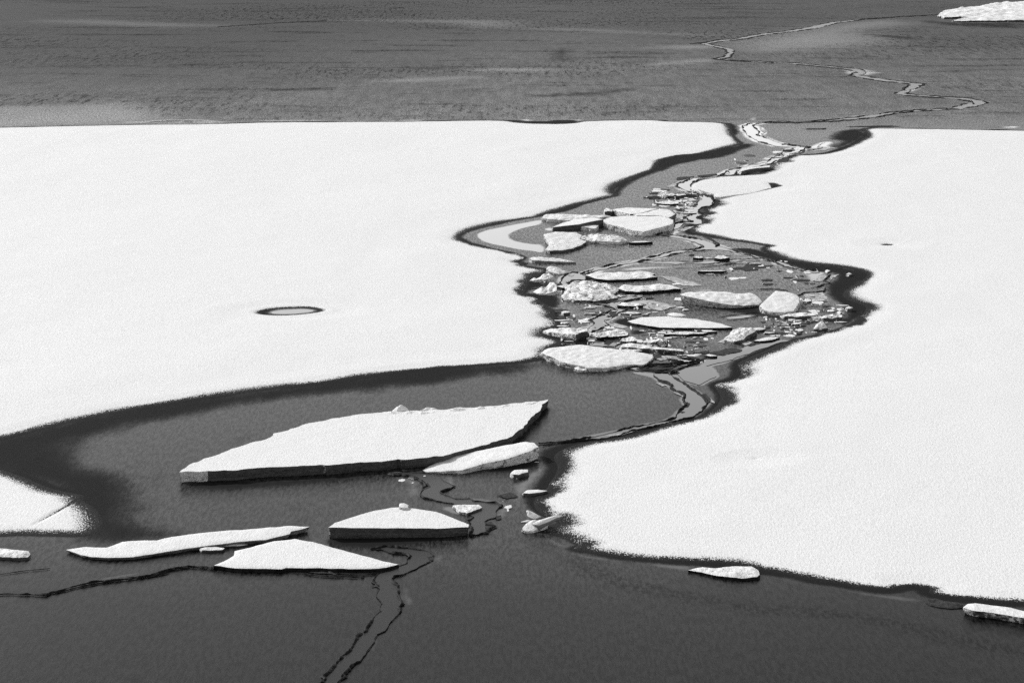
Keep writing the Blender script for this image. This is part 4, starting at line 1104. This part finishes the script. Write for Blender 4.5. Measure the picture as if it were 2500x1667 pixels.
slab("ice_chunk", "tiny pale ice scrap at the top of the right bay", R('D', 1712, 285, 1735, 270, 1772, 280, 1745, 296), .05, M_RUB, M_DARK, lump=.03, cat="ice chunk", split=False)
slab("ice_chunk", "tiny pale ice scrap in the right bay's outer dark slush", R('D', 1955, 325, 1985, 312, 2018, 322, 1990, 334), .05, M_RUB, M_DARK, lump=.03, cat="ice chunk", split=False)
slab("ice_slab", "wide flat white ice plate tapering to the right, middle of the channel", R('C', 1320, 862, 1500, 817, 1780, 807, 2000, 827, 2250, 850) + R('D', 200, 832, 370, 862, 520, 892, 650, 934, 400, 940, 0, 938) + R('C', 1700, 934, 1500, 905, 1380, 882), .06, M_TOP, M_RIM, lump=.012, cat="ice plate", s=.06)
slab("ice_pebble", "small rounded white ice lump at the wide flat plate's back edge", R('C', 1785, 775, 1850, 764, 1950, 776, 2005, 797, 1950, 806, 1830, 800), .09, M_TOP, M_CRUST, dome=.03, cat="ice chunk", split=False)
slab("ice_plate", "thin white ice plate directly in front of the wide flat plate", R('C', 1745, 1010, 1900, 986, 2000, 982, 2150, 990, 2250, 988, 2200, 1004, 2000, 1014, 1850, 1014), .06, M_RUB, M_RIM, lump=.02, cat="ice plate")
slab("ice_plate", "tiny ice sliver at the right end of the thin plate below the wide plate", R('C', 2180, 975, 2230, 965, 2310, 972, 2350, 978, 2250, 984), .05, M_RUB, M_RIM, cat="ice plate", split=False)
slab("ice_block", "rugged white ice block right of the thin plate, narrow end forward", R('D', 560, 1072, 610, 1012, 650, 965, 740, 932, 830, 938, 925, 960, 900, 985, 830, 1022, 780, 1070, 680, 1098, 620, 1085), (.06, .08, .14, .14), M_RUB2, M_DARK, dome=.04, lump=.04, lumpf=4, wallbump=.06)
slab("ice_fragment", "dark wedge of ice at the rugged block's right shoulder", R('D', 880, 945, 950, 935, 1035, 945, 980, 962, 920, 966), .06, M_RUB2, M_DARK, cat="ice chunk", split=False)
slab("ice_plate", "slim white ice plate on the right shore below the rugged block", R('D', 900, 1085, 1000, 1056, 1100, 1041, 1192, 1048, 1100, 1076, 960, 1092), .05, M_TOP, M_RIM, lump=.015, cat="ice plate")
slab("ice_chunk", "crusty ice slab on the left floe's corner with dark right end", R('C', 355, 975, 420, 947, 600, 942, 700, 958, 760, 946, 850, 948, 865, 980, 800, 985, 740, 1010, 650, 1005, 420, 992), (.05, .2, .08, .14), M_RUB, M_DARK, dome=.02, lump=.05)
slab("ice_chunk", "low crusty ice heap between the corner slab and the wide flat plate", R('C', 890, 1035, 1000, 1002, 1100, 972, 1200, 956, 1290, 962, 1340, 1000, 1330, 1022, 1150, 1040, 1000, 1046), .07, M_RUB2, M_RIM, dome=.03, lump=.05, cat="ice chunk")
slab("ice_chunk", "jagged ice chunk with a bright tip, left of the dark-faced chunk", R('C', 1245, 1085, 1265, 1050, 1380, 1036, 1425, 1062, 1435, 1086, 1400, 1090, 1300, 1090), (.05, .08, .12, .14), M_RUB, M_DARK, lump=.06, cat="ice chunk")
slab("ice_chunk", "jagged ice chunk with dark broken right face in the lower channel", R('C', 1490, 1100, 1600, 1055, 1720, 1032, 1760, 1040, 1788, 1085, 1770, 1108, 1650, 1116), (.03, .1, .14, .28), M_RUB2, M_DARK, lump=.08, cat="ice chunk", wallbump=.08)
slab("ice_slab", "long narrow ice ridge behind the big crusted slab of the lower channel", R('C', 1240, 1138, 1280, 1122, 1400, 1120, 1600, 1148, 1720, 1165, 1960, 1188, 1970, 1205, 1700, 1186, 1450, 1168, 1260, 1155), .08, M_RUB, M_DARK, lump=.03)
slab("ice_plate", "low white ice strip in front of the long narrow ridge", R('C', 1250, 1190, 1330, 1178, 1450, 1185, 1500, 1202, 1380, 1206), .04, M_RUB, M_RIM, lump=.02, cat="ice plate", split=False)
slab("ice_slab", "big white ice slab with crumbly pitted front at the channel's lower end",
     R('C', 335, 1222, 370, 1190, 420, 1172, 600, 1152, 770, 1132, 950, 1152, 1150, 1177, 1400, 1207, 1600, 1247, 1625, 1272, 1550, 1340, 1500, 1362, 1280, 1362, 1200, 1380, 1050, 1400, 900, 1395, 760, 1368, 650, 1348, 540, 1315, 470, 1275, 400, 1255),
     (.14, .06, .16, .06), M_TOP, M_CRUST, dome=.05, lump=.022, lumpf=5, s=.045, wallbump=.08, flare=-.04)
slab("ice_chunk", "little crumb of ice at the foot of the big crumbly slab", R('C', 715, 1402, 760, 1382, 820, 1398, 870, 1413, 840, 1424, 760, 1424), .06, M_RUB, M_CRUST, dome=.03, lump=.05, cat="ice chunk", split=False)
slab("ice_plate", "low dark-shadowed ice plate beside the channel under the pointed slab", R('C', 1210, 676, 1260, 646, 1400, 652, 1460, 662, 1500, 680, 1400, 688, 1280, 688), .06, M_RUB, M_RIM, lump=.03, cat="ice plate")
slab("ice_plate", "faint low ice plate left of the small rounded lump", R('C', 1250, 772, 1330, 755, 1420, 753, 1480, 770, 1380, 778), .03, M_RUB, M_RIM, lump=.02, cat="ice plate", split=False)
slab("ice_plate", "left of two small ice plates just under the lead's fork", R('D', 200, 132, 240, 120, 300, 120, 315, 132, 260, 138), .07, M_RUB, M_RIM, cat="ice plate", split=False)
slab("ice_plate", "right of two small ice plates just under the lead's fork", R('D', 440, 138, 480, 112, 560, 114, 622, 134, 560, 142, 490, 144), .06, M_RUB, M_RIM, lump=.03, cat="ice plate", split=False)
slab("ice_plate", "slender white ice bar with dark underside below the strip lead", R('D', 255, 288, 330, 278, 450, 282, 520, 276, 585, 284, 450, 290), .07, M_TOP, M_RIM, cat="ice plate", split=False)
slab("ice_plate", "small pale ice scrap on the dark slush near the channel junction", R('D', 340, 1255, 380, 1238, 440, 1248, 470, 1262, 400, 1268), .05, M_RUB, M_RIM, lump=.02, cat="ice plate", split=False)

# -- hummock of old ice at the upper right
slab("ice_hummock", "big rugged hummock of ice at the upper right edge", R('O', 720, 300, 780, 240, 850, 198, 1000, 175, 1300, 130, 1500, 122, 1700, 85, 2000, 48, 2352, 28, 3000, 20, 3600, 120, 3700, 330, 3000, 395, 2352, 395, 1800, 395, 1200, 402, 980, 400, 1150, 365, 1300, 325, 1150, 320, 950, 330, 820, 330),
     (.06, .06, .22, .4), M_RUB, M_DARK, dome=.12, lump=.11, lumpf=.7, s=.13, wallbump=.2, jit=.05)


# -- upturned horned ice fragment at the right floe's tip
def horn(path, radii, parent, name, seed):
    P = np.array(path, float)
    n, m = len(P), 12
    V, Fc = [], []
    for i in range(n):
        d = P[min(n - 1, i + 1)] - P[max(0, i - 1)]
        d /= np.linalg.norm(d)
        u = np.cross(d, (0, 0, 1)); u /= (np.linalg.norm(u) + 1e-9)
        v = np.cross(u, d)
        for k in range(m):
            a = 2 * math.pi * k / m
            r = radii[i] * (.75 + .5 * float(vnoise(i * 1.3 + k * .9, k * 1.7, seed)))
            V.append(P[i] + u * math.cos(a) * r * 1.5 + v * math.sin(a) * r)
    for i in range(n - 1):
        for k in range(m):
            Fc.append((i * m + k, i * m + (k + 1) % m, (i + 1) * m + (k + 1) % m, (i + 1) * m + k))
    V.append(P[-1]); V.append(P[0])
    for k in range(m):
        Fc.append(((n - 1) * m + k, (n - 1) * m + (k + 1) % m, len(V) - 2))
        Fc.append((k, len(V) - 1, (k + 1) % m))
    return mesh_obj(name, V, Fc, M_TOP, parent)


hr = slab("horned_ice", "upturned white ice fragment with two horn-like arms at the right floe's tip",
          R('F', 1805, 1215, 1830, 1185, 1880, 1160, 1950, 1150, 2000, 1158, 1990, 1185, 1930, 1210, 1880, 1232, 1830, 1236), (.05, .05, .14, .12), M_TOP, M_CRUST, dome=.03, lump=.05, s=.025)
bx, by, bz = hr.location


def p3(fx, fy, z):
    q = R('F', fx, fy)[0]
    x, y = ground(q[0], q[1], z)
    return (float(x) - bx, float(y) - by, z - bz)


horn([p3(1930, 1165, .10), p3(1890, 1140, .15), p3(1865, 1115, .20), p3(1848, 1098, .24), p3(1845, 1088, .27)], [.09, .075, .06, .045, .02], hr, "arm", 3)
horn([p3(1900, 1215, .06), p3(1960, 1180, .12), p3(2020, 1155, .16), p3(2070, 1138, .19), p3(2105, 1125, .21)], [.09, .07, .055, .04, .015], hr, "arm", 8)
horn([p3(1880, 1180, .08), p3(1840, 1172, .09), p3(1795, 1175, .09)], [.05, .035, .012], hr, "spike", 12)


# -- brash: fine crumbs of broken ice between the blocks, too many and too small to tell apart
BRASH = [(R('C', 480, 420, 900, 395, 1240, 500, 1260, 640, 900, 650, 540, 640), 90), (R('C', 560, 640, 1300, 620, 1400, 800, 950, 1130, 560, 1150), 90),
         (R('C', 1200, 950, 2300, 950, 2330, 1320, 1750, 1400, 1200, 1215), 150), (R('D', 1250, 560, 1750, 600, 1960, 700, 1980, 850, 1700, 1000, 1000, 1060, 1000, 830), 150),
         (R('A', 1340, 760, 1900, 800, 1900, 950, 1720, 1120, 1640, 980, 1400, 950), 90), (R('D', 150, 90, 1200, 160, 1700, 300, 1720, 560, 1300, 500, 300, 320), 45),
         (R('C', 1200, 560, 2000, 420, 2000, 760, 1300, 830), 40), (R('F', 1680, 760, 1980, 700, 1960, 900, 1840, 1080, 1800, 1240, 1640, 1000), 7),
         (R('F', 740, 780, 1080, 780, 1060, 930, 950, 900), 10), (R('B', 430, 480, 1250, 380, 1080, 560, 460, 700), 25)]
rs = np.random.RandomState(4)
bV, bF, bM = [], [], []
for poly, count in BRASH:
    a = np.array(poly)
    n = 0
    while n < count:
        q = a.min(0) + rs.rand(2) * (a.max(0) - a.min(0))
        if not inside(q[None], a)[0]:
            continue
        n += 1
        cx, cy = [float(v) for v in ground(q[0], q[1])]
        sc_ = cy / 75
        rx, ry = (.03 + .22 * rs.rand() ** 2.4) * sc_, (.06 + .30 * rs.rand() ** 2) * sc_
        h = (.008 + .035 * rs.rand() ** 3) * sc_
        m = rs.randint(5, 9)
        th0 = rs.rand() * 6.28
        base = len(bV)
        for lev, (z, k) in enumerate(((.0, 1.08), (h * .75, 1.0), (h, .72))):
            for j in range(m):
                th = th0 + 6.283 * j / m
                r = k * (.6 + .6 * float(vnoise(j * 1.9, base * .37)))
                bV.append((cx + math.cos(th) * rx * r, cy + math.sin(th) * ry * r, z + (rs.rand() - .5) * h * .5 * (lev > 0)))
        snowy = rs.rand() < .5
        for lev in range(2):
            for j in range(m):
                bF.append((base + lev * m + j, base + lev * m + (j + 1) % m, base + (lev + 1) * m + (j + 1) % m, base + (lev + 1) * m + j))
                bM.append(0 if snowy and lev else 1)
        bF.append(tuple(base + 2 * m + j for j in range(m)))
        bM.append(0 if snowy else 1)
brash = mesh_obj("brash_ice", bV, bF, M_TOP, None, False)
brash.data.materials.append(M_DARK)
brash.data.polygons.foreach_set("material_index", np.array(bM, np.int32))
brash["kind"] = "stuff"
tag(brash, "fine crumbs of broken ice strewn between the blocks in the channel", "brash ice")
